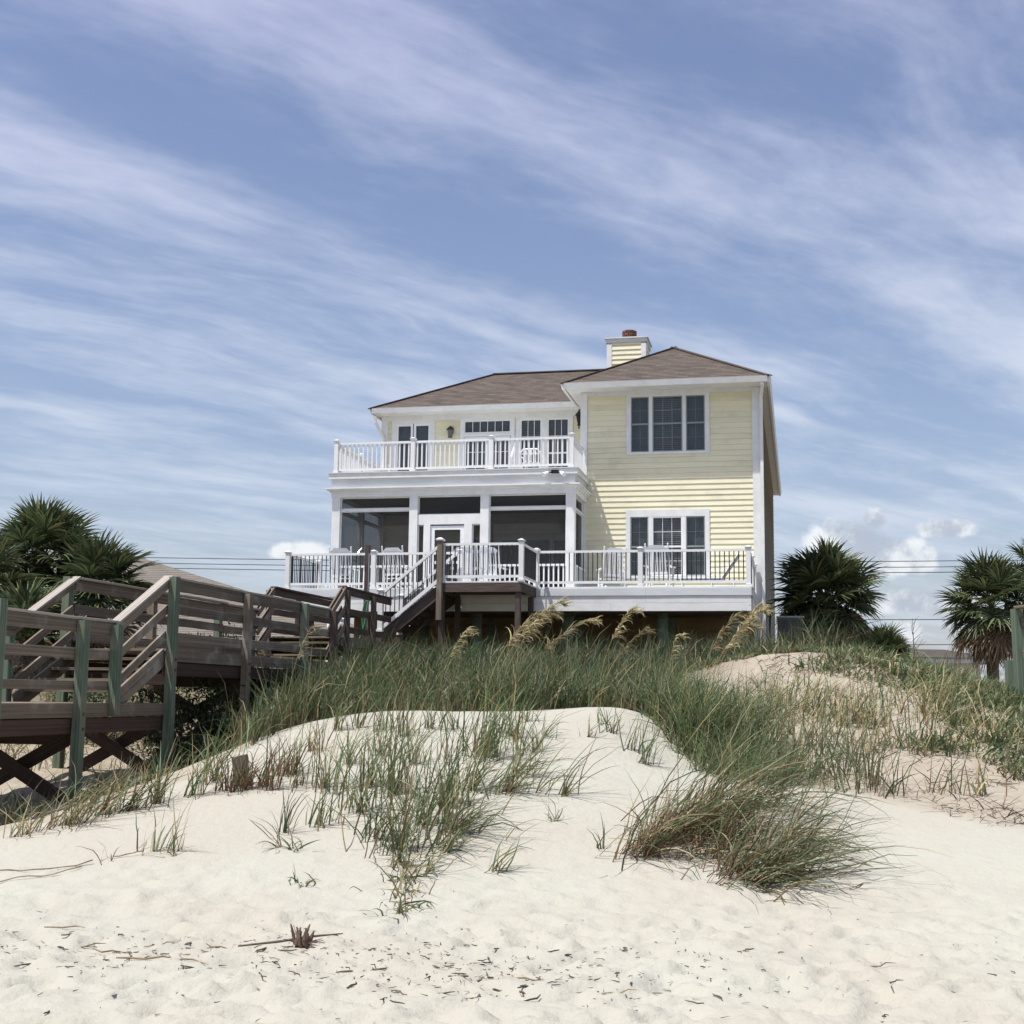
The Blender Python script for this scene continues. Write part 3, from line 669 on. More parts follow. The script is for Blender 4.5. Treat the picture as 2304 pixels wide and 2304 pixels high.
# lamps on the walls
def lantern(label, u, v, z, s=1.):
    t = Thing('wall_lantern', label, 'lantern', (u, v, z))
    t.part('bracket', MB().box(u - .05 * s, u + .05 * s, v - .03, v, z - .02 * s, z + .16 * s).bar((u, v - .02, z + .10 * s), (u, v - .15 * s, z + .13 * s), .02, .02), black)
    c = v - .15 * s
    t.part('roof_cap', MB().lathe([(.115 * s, .06 * s), (.10 * s, .085 * s), (.035 * s, .15 * s), (.012 * s, .17 * s)], 10, (u, c, z)), black)
    t.part('glass', MB().lathe([(.06 * s, -.14 * s), (.085 * s, .06 * s)], 8, (u, c, z)), pm('frosted_glass', (.16, .16, .15), (.12, .12, .11), 5., .2) if 'frosted_glass' not in MATS else MATS['frosted_glass'])
    t.part('finial', MB().lathe([(.065 * s, -.155 * s), (.065 * s, -.14 * s)], 8, (u, c, z)), black)
lantern('black lantern with pale glass on the yellow wall behind the balcony', -10.62, 39.97, 9.82, 1.15)
t = Thing('hanging_lantern', 'ornate black lantern hanging on the inner corner above the balcony', 'lantern', (-6.22, 38.4, 9.7))
u, v, z = -6.30, 38.4, 9.72
t.part('bracket', MB().box(-6.14, -6.12, v - .05, v + .05, z + .14, z + .36).bar((-6.13, v, z + .32), (u, v, z + .38), .025, .025).tube([(-6.13, v, z + .18), (-6.2, v, z + .2), (-6.26, v, z + .3), (u, v, z + .37)], .012, 6), black)
t.part('cap', MB().lathe([(.13, .20), (.10, .24), (.03, .32), (.012, .38)], 8, (u, v, z)), black)
t.part('cage', MB().lathe([(.02, -.14), (.055, -.10), (.04, -.05), (.05, -.02), (.09, .20)], 8, (u, v, z)), black)
t.part('finial', MB().lathe([(.005, -.22), (.03, -.18), (.012, -.14)], 8, (u, v, z)), black)
t = Thing('floodlight', 'twin headed floodlight on the frieze under the balcony corner', 'floodlight', (-6.5, PV - .09, 7.72))
t.part('base', MB().box(-6.60, -6.40, PV - .14, PV - .09, 7.70, 7.80), black)
t.part('arm', MB().bar((-6.5, PV - .13, 7.74), (-6.66, PV - .22, 7.70), .03, .03).bar((-6.5, PV - .13, 7.74), (-6.34, PV - .22, 7.70), .03, .03), black)
for x, sgn in ((-6.69, -1), (-6.31, 1)):
    mb = MB().tube([(x - sgn * .02, PV - .20, 7.72), (x + sgn * .10, PV - .30, 7.64)], [.04, .07], 10); t.part('lamp_head', mb, white2)

# ================================================================== DECK
deck = Thing('raised_deck', 'long raised deck with pale fascia and white railing with black balusters', 'deck', (-7.2, 33.6, 2.3)); D = deck
DZ = 4.36
pl = D.box('deck_floor', greywhite, -13.32, -1.12, 33.06, 37.6, 4.20, 4.318)
n = 0; v = 33.0
while v < 37.5:
    for (a, b_) in ((-13.35, -7.6), (-7.597, -1.1)):
        if v > 35.55: a = max(a, -5.85); b_ = b_
        if b_ - a > .1: D.beam('deck_board', greywhite, (a, v + .069, 4.339), (b_, v + .069, 4.339), .135, .036, pl)
    v += .142
fz = D.box('fascia', greywhite, -13.30, -1.14, 33.03, 33.06, 3.75, 4.31)
for (a, b_, z0, z1, o) in ((-13.31, -9.4, 4.13, 4.315, .025), (-9.397, -3.72, 4.13, 4.315, .025), (-3.717, -1.13, 4.13, 4.315, .025), (-13.3, -7.1, 3.95, 4.128, .0), (-7.097, -3.72, 3.945, 4.128, .0), (-3.717, -1.14, 3.95, 4.128, 0), (-13.3, -8.2, 3.75, 3.948, .0), (-8.197, -4.6, 3.752, 3.943, .0), (-4.597, -1.14, 3.75, 3.948, 0)):
    D.beam('fascia_board', white if o == 0 else greywhite, (a, 33.012 - o, (z0 + z1) / 2), (b_, 33.012 - o, (z0 + z1) / 2), .034, z1 - z0, fz, wob=.004)
D.beam('fascia_board', greywhite, (-1.12, 33.05, 4.22), (-1.12, 37.6, 4.22), .034, .18, fz); D.beam('fascia_board', white, (-1.14, 33.7, 3.95), (-1.14, 37.6, 3.95), .034, .36, fz)
D.beam('fascia_board', greywhite, (-13.31, 33.05, 4.22), (-13.31, 37.6, 4.22), .034, .18, fz); D.beam('fascia_board', white, (-13.29, 33.05, 3.95), (-13.29, 37.6, 3.95), .034, .36, fz)
for v in (33.9, 35.7): D.beam('girder', darkwood, (-13.2, v, 3.87), (-1.25, v, 3.87), .12, .24)
for k in range(20): x = -13.0 + k * .61; D.beam('joist', darkwood, (x, 33.1, 4.085), (x, 37.55, 4.085), .04, .2)
for i, x in enumerate((-12.9, -10.2, -8.25, -5.85, -3.4, -1.6)):
    for v in (33.95, 35.75):
        zg = hz(*W(x, v, 0)[:2]); mb = MB().tube([(x, v, zg - .3), (x + .01, v, 3.76)], [.155, .14], 14); mb.sm = True; D.part('piling', mb, greenpost)
dr_ = D.box('railing', white2, -13.22, -13.20, 33.06, 33.08, 4.356, 4.362)
dp = (-13.2, -10.83, -8.5, -6.5, -3.86, -1.2)
for x in dp: rail_post(D, dr_, x, 33.10, 4.358, .96)
for a, b_ in ((dp[0], dp[1]), (dp[1], dp[2]), (dp[3], dp[4]), (dp[4], dp[5])): rail_run(D, dr_, (a, 33.1, 4.358), (b_, 33.1, 4.358), .925, .12, 'b', .118)
for x, vs in ((-13.2, (33.1, 35.4)), (-1.2, (33.1, 35.3, 37.5))):
    for a, b_ in zip(vs[:-1], vs[1:]): rail_post(D, dr_, x, b_, 4.358, .96); rail_run(D, dr_, (x, a, 4.358), (x, b_, 4.358), .925, .12, 'b', .118)

# ================================================================== LANDING AND STAIRS
st = Thing('deck_stairs', 'dark weathered wooden landing and stairs with white handrails below the deck', 'stairs', (-8.2, 31.9, 2.5)); T = st
for k in range(14): T.beam('landing_board', greywhite, (-8.52, 31.2 + k * .13, 4.335), (-6.46, 31.2 + k * .13, 4.335), .125, .036)
for p, q in (((-8.5, 31.16, 4.205), (-6.48, 31.16, 4.205)), ((-6.5, 31.14, 4.205), (-6.5, 32.98, 4.205)), ((-8.48, 31.2, 4.205), (-8.48, 32.98, 4.205)), ((-8.4, 32.0, 4.2), (-6.55, 32.0, 4.2))): T.beam('rim_board', darkwood, p, q, .04, .222)
for x, v in ((-8.47, 31.25), (-6.58, 31.25), (-8.47, 32.8), (-6.58, 32.8)):
    zg = hz(*W(x, v, 0)[:2]); T.beam('support_post', darkwood, (x, v, zg - .3), (x, v, 4.09), .13, .13)
T.beam('support_post', wood, (-8.5, 31.12, 3.42), (-8.5, 31.12, 5.34), .13, .13)
T.part('post_cap', MB().frustum(-8.5, 31.12, 5.34, 5.37, .085, .10).frustum(-8.5, 31.12, 5.37, 5.42, .10, .03), white2)
lr = T.box('landing_railing', white2, -6.51, -6.49, 31.2, 31.22, 4.352, 4.357)
rail_post(T, lr, -6.5, 31.2, 4.354, .98); rail_run(T, lr, (-8.5, 31.2, 4.354), (-6.5, 31.2, 4.354), .93, .12, 'b', .118); rail_run(T, lr, (-6.5, 31.2, 4.354), (-6.5, 33.1, 4.354), .925, .12, 'b', .118)
rail_post(T, lr, -8.42, 31.22, 4.354, .90, .03, zcap=False)
zb0, zt0 = 3.06, 4.33; u0s, u1s = -10.02, -8.5; ns = 7
for i in range(1, ns):
    z = zb0 + (zt0 - zb0) * i / ns; u = u0s + (u1s - u0s) * (i - .5) / (ns - 1) + .0
    T.box('tread', darkwood, u - .15, u + .15, 31.28, 32.84, z - .04, z); T.box('riser', darkwood, u + .12, u + .145, 31.3, 32.82, z, z + .14)
for v in (31.27, 32.86): T.beam('stringer', darkwood, (-10.12, v, 2.90), (-8.5, v, 4.16), .045, .27)
for v in (31.2, 32.9):
    zg = hz(*W(-10.0, v, 0)[:2])
    rail_post(T, None, -10.0, v, 3.14, 1.0, .06); T.beam('newel_foot', darkwood, (-10.0, v, zg - .3), (-10.0, v, 3.14), .13, .13)
    pr = T.part('stair_handrail', MB().bar((-9.93, v, 4.10), (-8.56, v, 5.21), .085, .07), white2)
    T.part('bottom_rail', MB().bar((-9.95, v, 3.24), (-8.54, v, 4.40), .05, .085), white2, pr)
    n = 12
    for i in range(n):
        f = (i + .5) / n; x = -9.93 + 1.37 * f; T.inst('baluster', balB, black, (x, v, 3.24 + 1.16 * (x + 9.95) / 1.41), pr, (0, 0, 0), (1, 1, .84))

# ================================================================== FURNITURE
def rocking_chair(label, u, v, rot, group='white rocking chairs on the deck'):
    t = Thing('rocking_chair', label, 'chair', (0, 0, 0), group, rotz=0)
    t.o.location = W(u, v, 4.362); t.o.rotation_euler = (0, 0, -A + rot)
    w = .29
    t.part('seat', MB().hexa([(-w, -.26, .38), (w, -.26, .38), (w - .03, .24, .33), (-w + .03, .24, .33), (-w, -.26, .41), (w, -.26, .41), (w - .03, .24, .36), (-w + .03, .24, .36)]), white2)
    bk = t.part('backrest', MB().hexa([(-.26, .40, 1.06), (.26, .40, 1.06), (.26, .43, 1.06), (-.26, .43, 1.06), (-.17, .425, 1.15), (.17, .425, 1.15), (.17, .455, 1.15), (-.17, .455, 1.15)]).bar((-.27, .40, 1.04), (.27, .40, 1.04), .025, .07).bar((-.25, .25, .45), (.25, .25, .45), .025, .06), white2)
    for k in range(7):
        x = -.21 + k * .07; t.part('slat', MB().bar((x, .255, .46), (x, .40, 1.03), .038, .016, (0, 1, 0)), white2, bk)
    for sg in (-1, 1):
        t.part('back_post', MB().tube([(sg * .30, .20, .06), (sg * .30, .22, .40), (sg * .295, .42, 1.16)], [.022, .024, .02], 8).lathe([(.012, 0), (.022, .02), (.01, .05)], 8, (sg * .295, .422, 1.155)), white2)
        t.part('leg', MB().tube([(sg * .31, -.25, .06), (sg * .31, -.25, .62)], .022, 8), white2)
        t.part('armrest', MB().box(sg * .31 - .05, sg * .31 + .05, -.34, .30, .62, .645), white2)
        pts = [(sg * .305, -.46 + 1.12 * i / 8, .02 + .32 * (i / 8 - .45) ** 2 + .005) for i in range(9)]
        rk = MB()
        for a, b_ in zip(pts[:-1], pts[1:]): rk.bar(a, b_, .035, .05)
        t.part('rocker', rk, white2)
        t.part('stretcher', MB().tube([(sg * .305, -.25, .22), (sg * .30, .2, .22)], .013, 6), white2)
    t.part('stretcher', MB().tube([(-.31, -.25, .2), (.31, -.25, .2)], .013, 6), white2)
    return t
rocking_chair('white slatted rocking chair at the far left end of the deck', -12.1, 34.35, math.pi + .1)
rocking_chair('white slatted rocking chair between the left chair and the stairs', -10.55, 34.35, math.pi - .12)
rocking_chair('white rocking chair behind the landing rail, nearer the stairs', -8.75, 34.4, math.pi + .25)
rocking_chair('white rocking chair behind the landing rail, right of the screen door', -8.0, 34.5, math.pi - .05)
rocking_chair('white rocking chair in the porch shadow left of the lower window', -4.85, 35.1, math.pi + .35)
rocking_chair('white rocking chair in front of the lower triple window', -3.52, 34.5, math.pi - .1)
# reclining lounger with striped cloth
stripe, b, p = newmat('striped_cloth')
co = b.n('ShaderNodeTexCoord').outputs['Object']
wv = b.n('ShaderNodeTexWave', wave_type='BANDS', bands_direction='Y', ins={'Vector': co, 'Scale': 6.})
b.t.links.new(b.mix(b.ramp(wv.outputs['Fac'], .45, .55), (.75, .75, .73, 1), (.05, .055, .07, 1)), p.inputs['Base Color']); p.inputs['Roughness'].default_value = .8
t = Thing('chaise_lounge', 'striped reclining chaise lounge at the right end of the deck', 'lounge chair', (0, 0, 0), rotz=0)
t.o.location = W(-2.35, 34.3, 4.362); t.o.rotation_euler = (0, 0, -A)
t.part('seat_cloth', MB().hexa([(-.72, -.28, .28), (.42, -.28, .28), (.42, .28, .28), (-.72, .28, .28), (-.72, -.28, .315), (.42, -.28, .315), (.42, .28, .315), (-.72, .28, .315)]), stripe)
t.part('back_cloth', MB().hexa([(.43, -.28, .29), (.46, -.28, .27), (.46, .28, .27), (.43, .28, .29), (.86, -.28, .92), (.89, -.28, .90), (.89, .28, .90), (.86, .28, .92)]), stripe)
fr = MB()
for sg in (-.3, .3): fr.tube([(-.76, sg, .29), (.45, sg, .29)], .016, 6).tube([(.44, sg, .29), (.90, sg, .95)], .016, 6).tube([(.2, sg, .29), (.35, sg, .52), (.62, sg, .55)], .014, 6)
t.part('frame', fr, white2)
for x in (-.6, .15, .7):
    for sg in (-.3, .3): t.part('leg', MB().tube([(x, sg, .28), (x + .08, sg, .0)], .014, 6), white2)
# balcony furniture
t = Thing('patio_chair', 'low white plastic chair behind the balcony balusters', 'chair', (0, 0, 0), rotz=0)
t.o.location = W(-7.45, 37.2, 7.876); t.o.rotation_euler = (0, 0, -A + math.pi)
t.part('seat', MB().box(-.27, .27, -.25, .27, .36, .40), white2)
t.part('backrest', MB().tube([(-.29, .24, .38), (-.30, .34, .66), (-.2, .38, .76), (.2, .38, .76), (.30, .34, .66), (.29, .24, .38)], .026, 8).box(-.16, -.12, .28, .31, .4, .74).box(-.03, .03, .28, .31, .4, .75).box(.12, .16, .28, .31, .4, .74), white2)
for sx_ in (-1, 1):
    t.part('armrest', MB().tube([(sx_ * .30, .3, .58), (sx_ * .31, -.2, .60), (sx_ * .29, -.26, .38)], .024, 6), white2)
    for y in (-.22, .24): t.part('leg', MB().tube([(sx_ * .25, y, .37), (sx_ * .28, y * 1.1, 0)], .024, 6), white2)
t = Thing('folded_parasol', 'slim white folded parasol leaning on the balcony', 'parasol', (0, 0, 0), rotz=0)
t.o.location = W(-8.05, 36.6, 7.876); t.o.rotation_euler = (0, R(14), -A)
t.part('pole', MB().tube([(0, 0, 0), (0, 0, .95)], .016, 8), white2); t.part('canopy', MB().lathe([(.06, .42), (.075, .5), (.05, .75), (.015, .92)], 10), white2); t.part('base', MB().lathe([(.16, 0.001), (.16, .04), (.03, .09)], 12), white2)
# shower post
zg = hz(*W(-10.22, 30.7, 0)[:2])
t = Thing('shower_post', 'tall dark wooden shower post with a green garden hose beside the stairs', 'post', (-10.22, 30.7, zg))
t.beam('post', darkwood, (-10.22, 30.7, zg - .3), (-10.20, 30.7, 5.2), .11, .11)
t.part('shower_head', MB().tube([(-10.24, 30.66, 5.06), (-10.33, 30.6, 5.12), (-10.38, 30.56, 5.05)], .012, 6).lathe([(.05, 0), (.015, .05)], 10, (-10.38, 30.56, 5.0)), pm('chrome', (.5, .5, .5), None, 3., .3, metal=1.))
t.part('pipe', MB().tube([(-10.14, 30.62, 5.0), (-10.14, 30.62, 2.9)], .012, 6), MATS['chrome'])
hp = [(-10.14 + .13 * math.sin(a) , 30.60, 3.45 + .42 * math.cos(a)) for a in [i * .35 for i in range(19)]] + [(-10.2, 30.58, 3.3), (-10.3, 30.5, 2.9), (-10.45, 30.4, 2.75)]
mb = MB().tube(hp, .013, 6); mb.sm = True; t.part('garden_hose', mb, hose)
# barrel under the deck
zg = hz(*W(-11.6, 32.2, 0)[:2]); t = Thing('rain_barrel', 'white ribbed barrel standing at the end of the boardwalk', 'barrel', (0, 0, 0), rotz=0)
t.o.location = W(-11.5, 32.3, zg)
mb = MB().lathe([(.24, 0), (.26, .1), (.27, .45), (.255, .47), (.27, .5), (.27, .9), (.255, .92), (.27, .95), (.26, 1.25), (.235, 1.3)], 18); mb.sm = True; t.part('body', mb, white2); t.part('lid', MB().lathe([(.25, 1.3), (.25, 1.36), (.1, 1.4)], 18), white2)
# heat pump beside the house
t = Thing('heat_pump', 'dark grey boxy heat pump on a stand beside the house', 'air conditioner', (0, 0, 0), rotz=-A)
t.o.location = (8.0, 38.2, 2.25)
grey = pm('grey_metal', (.10, .105, .11), (.07, .075, .08), 4., .5)
t.part('body', MB().box(-.36, .36, -.32, .32, .95, 1.68), grey); t.part('lid', MB().box(-.39, .39, -.35, .35, 1.68, 1.72), pm('light_grey_metal', (.35, .36, .36), None, 4., .4))
gm = MB()
for k in range(14): gm.box(-.33, .33, -.335, -.321, 1.0 + k * .046, 1.0 + k * .046 + .014)
t.part('grille', gm, cableM)
t.part('platform', MB().box(-.5, .5, -.45, .45, .85, .94), darkwood)
for x in (-.44, .44):
    for y in (-.39, .39): t.part('leg', MB().box(x - .045, x + .045, y - .045, y + .045, -.3, .85), darkwood)
t = Thing('meter_box', 'small grey electric meter box with cables on the right side wall', 'meter box', (-1.03, 44.5, 4.4))
t.part('box', MB().box(-1.0, -.86, 44.35, 44.65, 4.3, 4.75), grey)
t.part('cable', MB().tube([(-.95, 44.4, 4.3), (-.95, 44.3, 3.6), (-.7, 43.8, 2.9), (-.4, 43.4, 2.6), (.1, 43.2, 2.75)], .02, 6).tube([(-.93, 44.6, 4.3), (-.93, 44.5, 3.2), (-.8, 44.0, 2.4)], .018, 6), cableM)

# ================================================================== BOARDWALK
bw = Thing('boardwalk', 'weathered wooden boardwalk with green posts and stepped railings leading to the house', 'boardwalk', (-10.5, 20, .3)); B = bw
UR, UL = -9.65, -11.3
def jit(a): return random.uniform(-a, a)
def rails(side, v0, v1, zs, z0, z1=None, cap=True, capw=.14, mat=None):
    """a stretch of railing between v0 and v1; zs are (centre height above the walk, board height)"""
    z1 = z0 if z1 is None else z1
    u = UR if side > 0 else UL
    for k, (dz, h) in enumerate(zs): B.beam('rail_board', mat or wood, (u, v0 + jit(.01), z0 + dz + jit(.012)), (u, v1 + jit(.01), z1 + dz + jit(.012)), .04, h, wob=.008)
    if cap:
        t = max(z_ + h / 2 for z_, h in zs)
        B.beam('rail_cap', mat or sunlitwood, (u - side * .03, v0 - .03, z0 + t + .022), (u - side * .03, v1 + .03, z1 + t + .022), capw, .036, wob=.006)
def post(side, v, ztop, zbot=None, mat=None, s=.14, off=.09):
    u = (UR + off) if side > 0 else (UL - off)
    zg = hz(*W(u, v, 0)[:2]) - .35 if zbot is None else zbot
    B.beam('post', mat or greenpost, (u + jit(.008), v + jit(.01), zg), (u + jit(.012), v + jit(.012), ztop), s, s)
def skirt(v0, v1, z):
    for u, sg in ((UR, 1), (UL, -1)):
        B.beam('skirt_board', wood, (u + sg * .022, v0, z - .10), (u + sg * .022, v1, z - .10), .04, .19, wob=.006)
        B.beam('stringer', redwood, (u - sg * .03, v0, z - .31), (u - sg * .03, v1, z - .31), .07, .21)
def planks(v0, v1, z):
    v = v0
    while v < v1 - .05:
        B.beam('deck_board', wood, (UL - .0, v + .069, z - .019), (UR + .0, v + .069, z - .019), .135, .036); v += .143
Z1, Z2, Z3 = 1.45, 2.28, 2.85
# lower walk
planks(12.6, 17.75, Z1); skirt(12.6, 19.3, Z1)
LR = ((1.045, .18), (.665, .14), (.25, .12))
for sd in (1, -1): rails(sd, 12.6, 17.72, LR, Z1)
post(1, 14.62, 2.72); post(1, 16.62, 2.57); post(1, 17.55, 2.55, 1.28); post(-1, 14.98, 2.72); post(-1, 16.83, 2.57); post(-1, 17.72, 2.55, 1.28); post(1, 12.7, 2.72); post(-1, 12.7, 2.72)
# first flight
for sd in (1, -1):
    u = UR if sd > 0 else UL
    for k, (dz, h) in enumerate(((1.03, .14), (.62, .13), (.22, .13))): B.beam('stair_rail', wood, (u - sd * .01 * k, 17.66, Z1 + dz), (u - sd * .01 * k, 19.26, Z2 + dz), .04, h)
    B.beam('rail_cap', sunlitwood, (u - sd * .03, 17.60, Z1 + 1.10), (u - sd * .03, 19.30, Z2 + 1.13), .15, .036)
    B.beam('stair_stringer', wood, (u - sd * .05, 17.75, Z1 - .02), (u - sd * .05, 19.3, Z2 - .12), .045, .27)
    post(sd, 19.28, 3.40 if sd > 0 else 3.42)
for i in range(1, 5): B.beam('tread', wood, (UL + .06, 17.72 + i * .34, Z1 + .83 * i / 5), (UR - .06, 17.72 + i * .34, Z1 + .83 * i / 5), .30, .04)
# middle walk
planks(19.25, 26.6, Z2); skirt(19.3, 26.6, Z2)
MR = ((1.01, .17), (.62, .15), (.20, .15))
for sd in (1, -1):
    rails(sd, 19.32, 24.95, MR, Z2); rails(sd, 24.98, 26.6, MR, Z2 - .02)
post(1, 22.15, 3.36, None, wood); post(-1, 22.15, 3.36, None, wood); post(1, 24.95, 3.38, None, greenpost); post(-1, 24.95, 3.38, None, greenpost); post(1, 26.62, 3.34, None, darkwood); post(-1, 26.62, 3.34, None, darkwood)
# second flight and the top landing
for sd in (1, -1):
    u = UR if sd > 0 else UL
    for k, dz in enumerate((1.0, .6, .2)):
        for e in (-.045, .045): B.beam('stair_rail', wood, (u + e, 26.6, Z2 + dz), (u + e, 27.48, Z3 + dz + .02), .034, .12)
    post(sd, 27.5, 3.86, None, darkwood, .11)
    rails(sd, 27.5, 30.9 if sd > 0 else 31.6, ((.98, .15), (.55, .14), (.15, .14)), Z3, None, True, .14, darkwood)
    post(sd, 29.3, 3.86, None, darkwood, .11)
    if sd < 0: post(sd, 31.6, 3.80, None, darkwood, .11)
for i in range(1, 4): B.beam('tread', wood, (UL + .03, 26.55 + i * .27, Z2 + .57 * i / 4), (UR - .03, 26.55 + i * .27, Z2 + .57 * i / 4), .27, .04)
planks(27.4, 31.9, Z3); skirt(27.4, 31.9, Z3)
# cross bracing between the post pairs
for v, za, zb2 in ((16.66, 1.05, .12), (14.6, 1.05, .1), (19.30, 1.25, .3), (22.15, 1.75, .85)):
    B.beam('brace', redwood, (UR + .02, v + .09, za), (UL - .02, v + .09, zb2), .045, .19); B.beam('brace', redwood, (UR + .02, v - .09, zb2), (UL - .02, v - .09, za), .045, .19)
for v, z in ((16.66, 1.14), (19.28, 1.98), (22.15, 1.97)): B.beam('cross_beam', redwood, (UR + .05, v + .10, z - .16), (UL - .05, v + .10, z - .16), .05, .2)
# bolts
bolt = MB().lathe([(.022, 0), (.022, .012), (.012, .02)], 8).mesh('bolt')
for v, z in ((16.62, 1.30), (16.62, 1.10), (19.28, 2.12), (19.28, 1.95), (22.15, 2.12), (22.15, 1.95)): B.inst('bolt', bolt, MATS['brick'], (UR + .162, v, z), None, (0, math.pi / 2, 0))

# boardwalk of the neighbour, cut by the right edge of the picture
nb = Thing('neighbour_boardwalk', 'weathered green fence posts and rail at the right edge of the picture', 'boardwalk', (0, 0, 0), rotz=0)
nb.o.location = (7.68, 20.3, hz(7.68, 20.3))
zl = -nb.o.location.z
nb.beam('post', greenpost, (.05, 0, -.3), (.02, 0, 3.02 + zl), .15, .15); nb.beam('post', greenpost, (.33, 1.2, -.3), (.33, 1.2, 2.28 + zl), .13, .13)
nb.beam('rail_cap', wood, (-.05, -.12, 3.03 + zl), (2.2, -1.6, 3.3 + zl), .15, .04)
for z in (2.8, 2.35, 1.75): nb.beam('rail_board', wood, (.05, -.1, z + zl), (2.2, -1.5, z + .2 + zl), .04, .15)
nb.beam('post', greenpost, (1.6, -1.1, -.5), (1.6, -1.1, 3.2 + zl), .15, .15)

# ================================================================== NEIGHBOURING HOUSES
def hip_house(name, label, x0, x1, y0, y1, zg, ze, zr, wallm, roofm, inset, ov=.4, wins=()):
    t = Thing(name, label, 'house', (0, 0, 0), rotz=0); t.o.location = ((x0 + x1) / 2, (y0 + y1) / 2, zg)
    cx, cy = (x0 + x1) / 2, (y0 + y1) / 2; a, c = (x1 - x0) / 2, (y1 - y0) / 2; e = ze - zg; r_ = zr - zg
    wl = t.part('wall', MB().box(-a, a, -c, c, -.5, e), wallm)
    for wx, wz, ww, wh in wins:
        f = t.part('window', MB().box(wx - ww / 2 - .08, wx + ww / 2 + .08, -c - .05, -c - .001, wz - wh / 2 - .08, wz + wh / 2 + .08), white, wl); t.part('pane', MB().box(wx - ww / 2, wx + ww / 2, -c - .06, -c - .051, wz - wh / 2, wz + wh / 2), darkint, wl)
    rf = t.part('roof', MB().box(-a - ov, a + ov, -c - ov, c + ov, e - .14, e + .02), white)
    A_, C_ = a + ov + .06, c + ov + .06; i = inset
    P = [(-A_, -C_, e + .03), (A_, -C_, e + .03), (A_, C_, e + .03), (-A_, C_, e + .03)]; q0, q1 = (-A_ + i, 0, r_), (A_ - i, 0, r_)
    if i >= A_: q0 = q1 = (0, 0, r_)
    for pts in ([P[0], P[1], q1, q0], [P[1], P[2], q1], [P[2], P[3], q0, q1], [P[3], P[0], q0]): roof_slope(t, rf, pts if q0 != q1 or len(pts) == 3 else pts[:3], roofm, row=.16)
    return t
hip_house('neighbour_house', 'grey hip roofed house behind the boardwalk and palms', -29, -4.4, 46, 57, 2.2, 3.5, 7.0, tanwall, gshingle, 11.3, .5)
hip_house('cottage', 'distant house with an orange brown roof low behind the right dune', 20.8, 24.5, 74, 82, 1.6, 3.6, 4.75, tanwall, oshingle, 2.6, .4)
hip_house('cottage', 'low grey roofed house beside the palm on the right', 14.3, 16.3, 46.5, 51.5, 1.4, 3.08, 3.5, white, gshingle, 1.0, .5)
# ================================================================== POWER LINES
for i, (z0, z1, x0, x1, y, lab) in enumerate(((8.95, 9.62, -50, 50, 75, 'highest of the three power lines behind the house'), (8.68, 9.30, -50, 50, 75.3, 'middle of the three power lines behind the house'), (8.46, 9.0, -50, 50, 75.6, 'lowest of the three power lines behind the house'), (6.05, 6.25, -50, 50, 76, 'single power line level with the lower part of the round palm'), (4.75, 4.8, -50, 50, 76.4, 'lowest single power line just above the dune grass'))):
    pts = [(x0 + (x1 - x0) * k / 40, y, z0 + (z1 - z0) * k / 40 + .7 * ((k / 20 - 1) ** 2 - .15)) for k in range(41)]
    tag(add('power_line', MB().tube(pts, .022, 5).mesh('power_line'), cableM), lab, 'power line', 'power lines behind the house')

# ================================================================== GRASS
def blade_arrays(base, L, az, th0, k, w, nseg=5, droop=1.6, cb=None, ct=None):
    """ribbons bending in the direction az; th0 start lean, k extra bend; returns verts, quads, colours"""
    n = len(L); s = np.linspace(0, 1, nseg + 1); ds = L[:, None] / nseg
    th = th0[:, None] + k[:, None] * s[None] ** droop
    th = th + RNG.normal(0, .10, th.shape) * (s[None] > 0)
    az2 = az[:, None] + RNG.normal(0, .3, (n, 1)) * s[None] * 2 + np.cumsum(RNG.normal(0, .10, th.shape), 1)
    st, ct_ = np.sin(th), np.cos(th)
    dx = st * np.cos(az2) * ds; dy = st * np.sin(az2) * ds; dz = ct_ * ds
    P = np.zeros((n, nseg + 1, 3)); P[:, 1:, 0] = np.cumsum(dx[:, 1:], 1); P[:, 1:, 1] = np.cumsum(dy[:, 1:], 1); P[:, 1:, 2] = np.cumsum(dz[:, 1:], 1)
    P += base[:, None]
    tw = RNG.uniform(-1.1, 1.1, (n, 1)) + s[None] * RNG.uniform(-.9, .9, (n, 1))
    hx, hy = -np.sin(az2), np.cos(az2)                         # sideways
    sx_, sy_, sz_ = hx * np.cos(tw) + ct_ * np.cos(az2) * np.sin(tw), hy * np.cos(tw) + ct_ * np.sin(az2) * np.sin(tw), -st * np.sin(tw)
    ww = w[:, None] * (1 - .93 * s[None] ** 2.2) * .5
    off = np.stack([sx_ * ww, sy_ * ww, sz_ * ww], -1)
    v = np.stack([P - off, P + off], 2).reshape(n, -1, 3)
    q = np.array([[2 * i, 2 * i + 1, 2 * i + 3, 2 * i + 2] for i in range(nseg)])
    f = (q[None] + (np.arange(n) * 2 * (nseg + 1))[:, None, None]).reshape(-1, 4)
    m = np.clip(s * 1.5, 0, 1)[None, :, None]
    c = cb[:, None] * (1 - m) + ct[:, None] * m
    c = np.repeat(c, 2, 1)
    return v.reshape(-1, 3), f, c.reshape(-1, 3)
GREEN = np.array([[.095, .148, .055], [.070, .118, .048], [.135, .180, .070], [.100, .155, .080], [.180, .200, .095]])
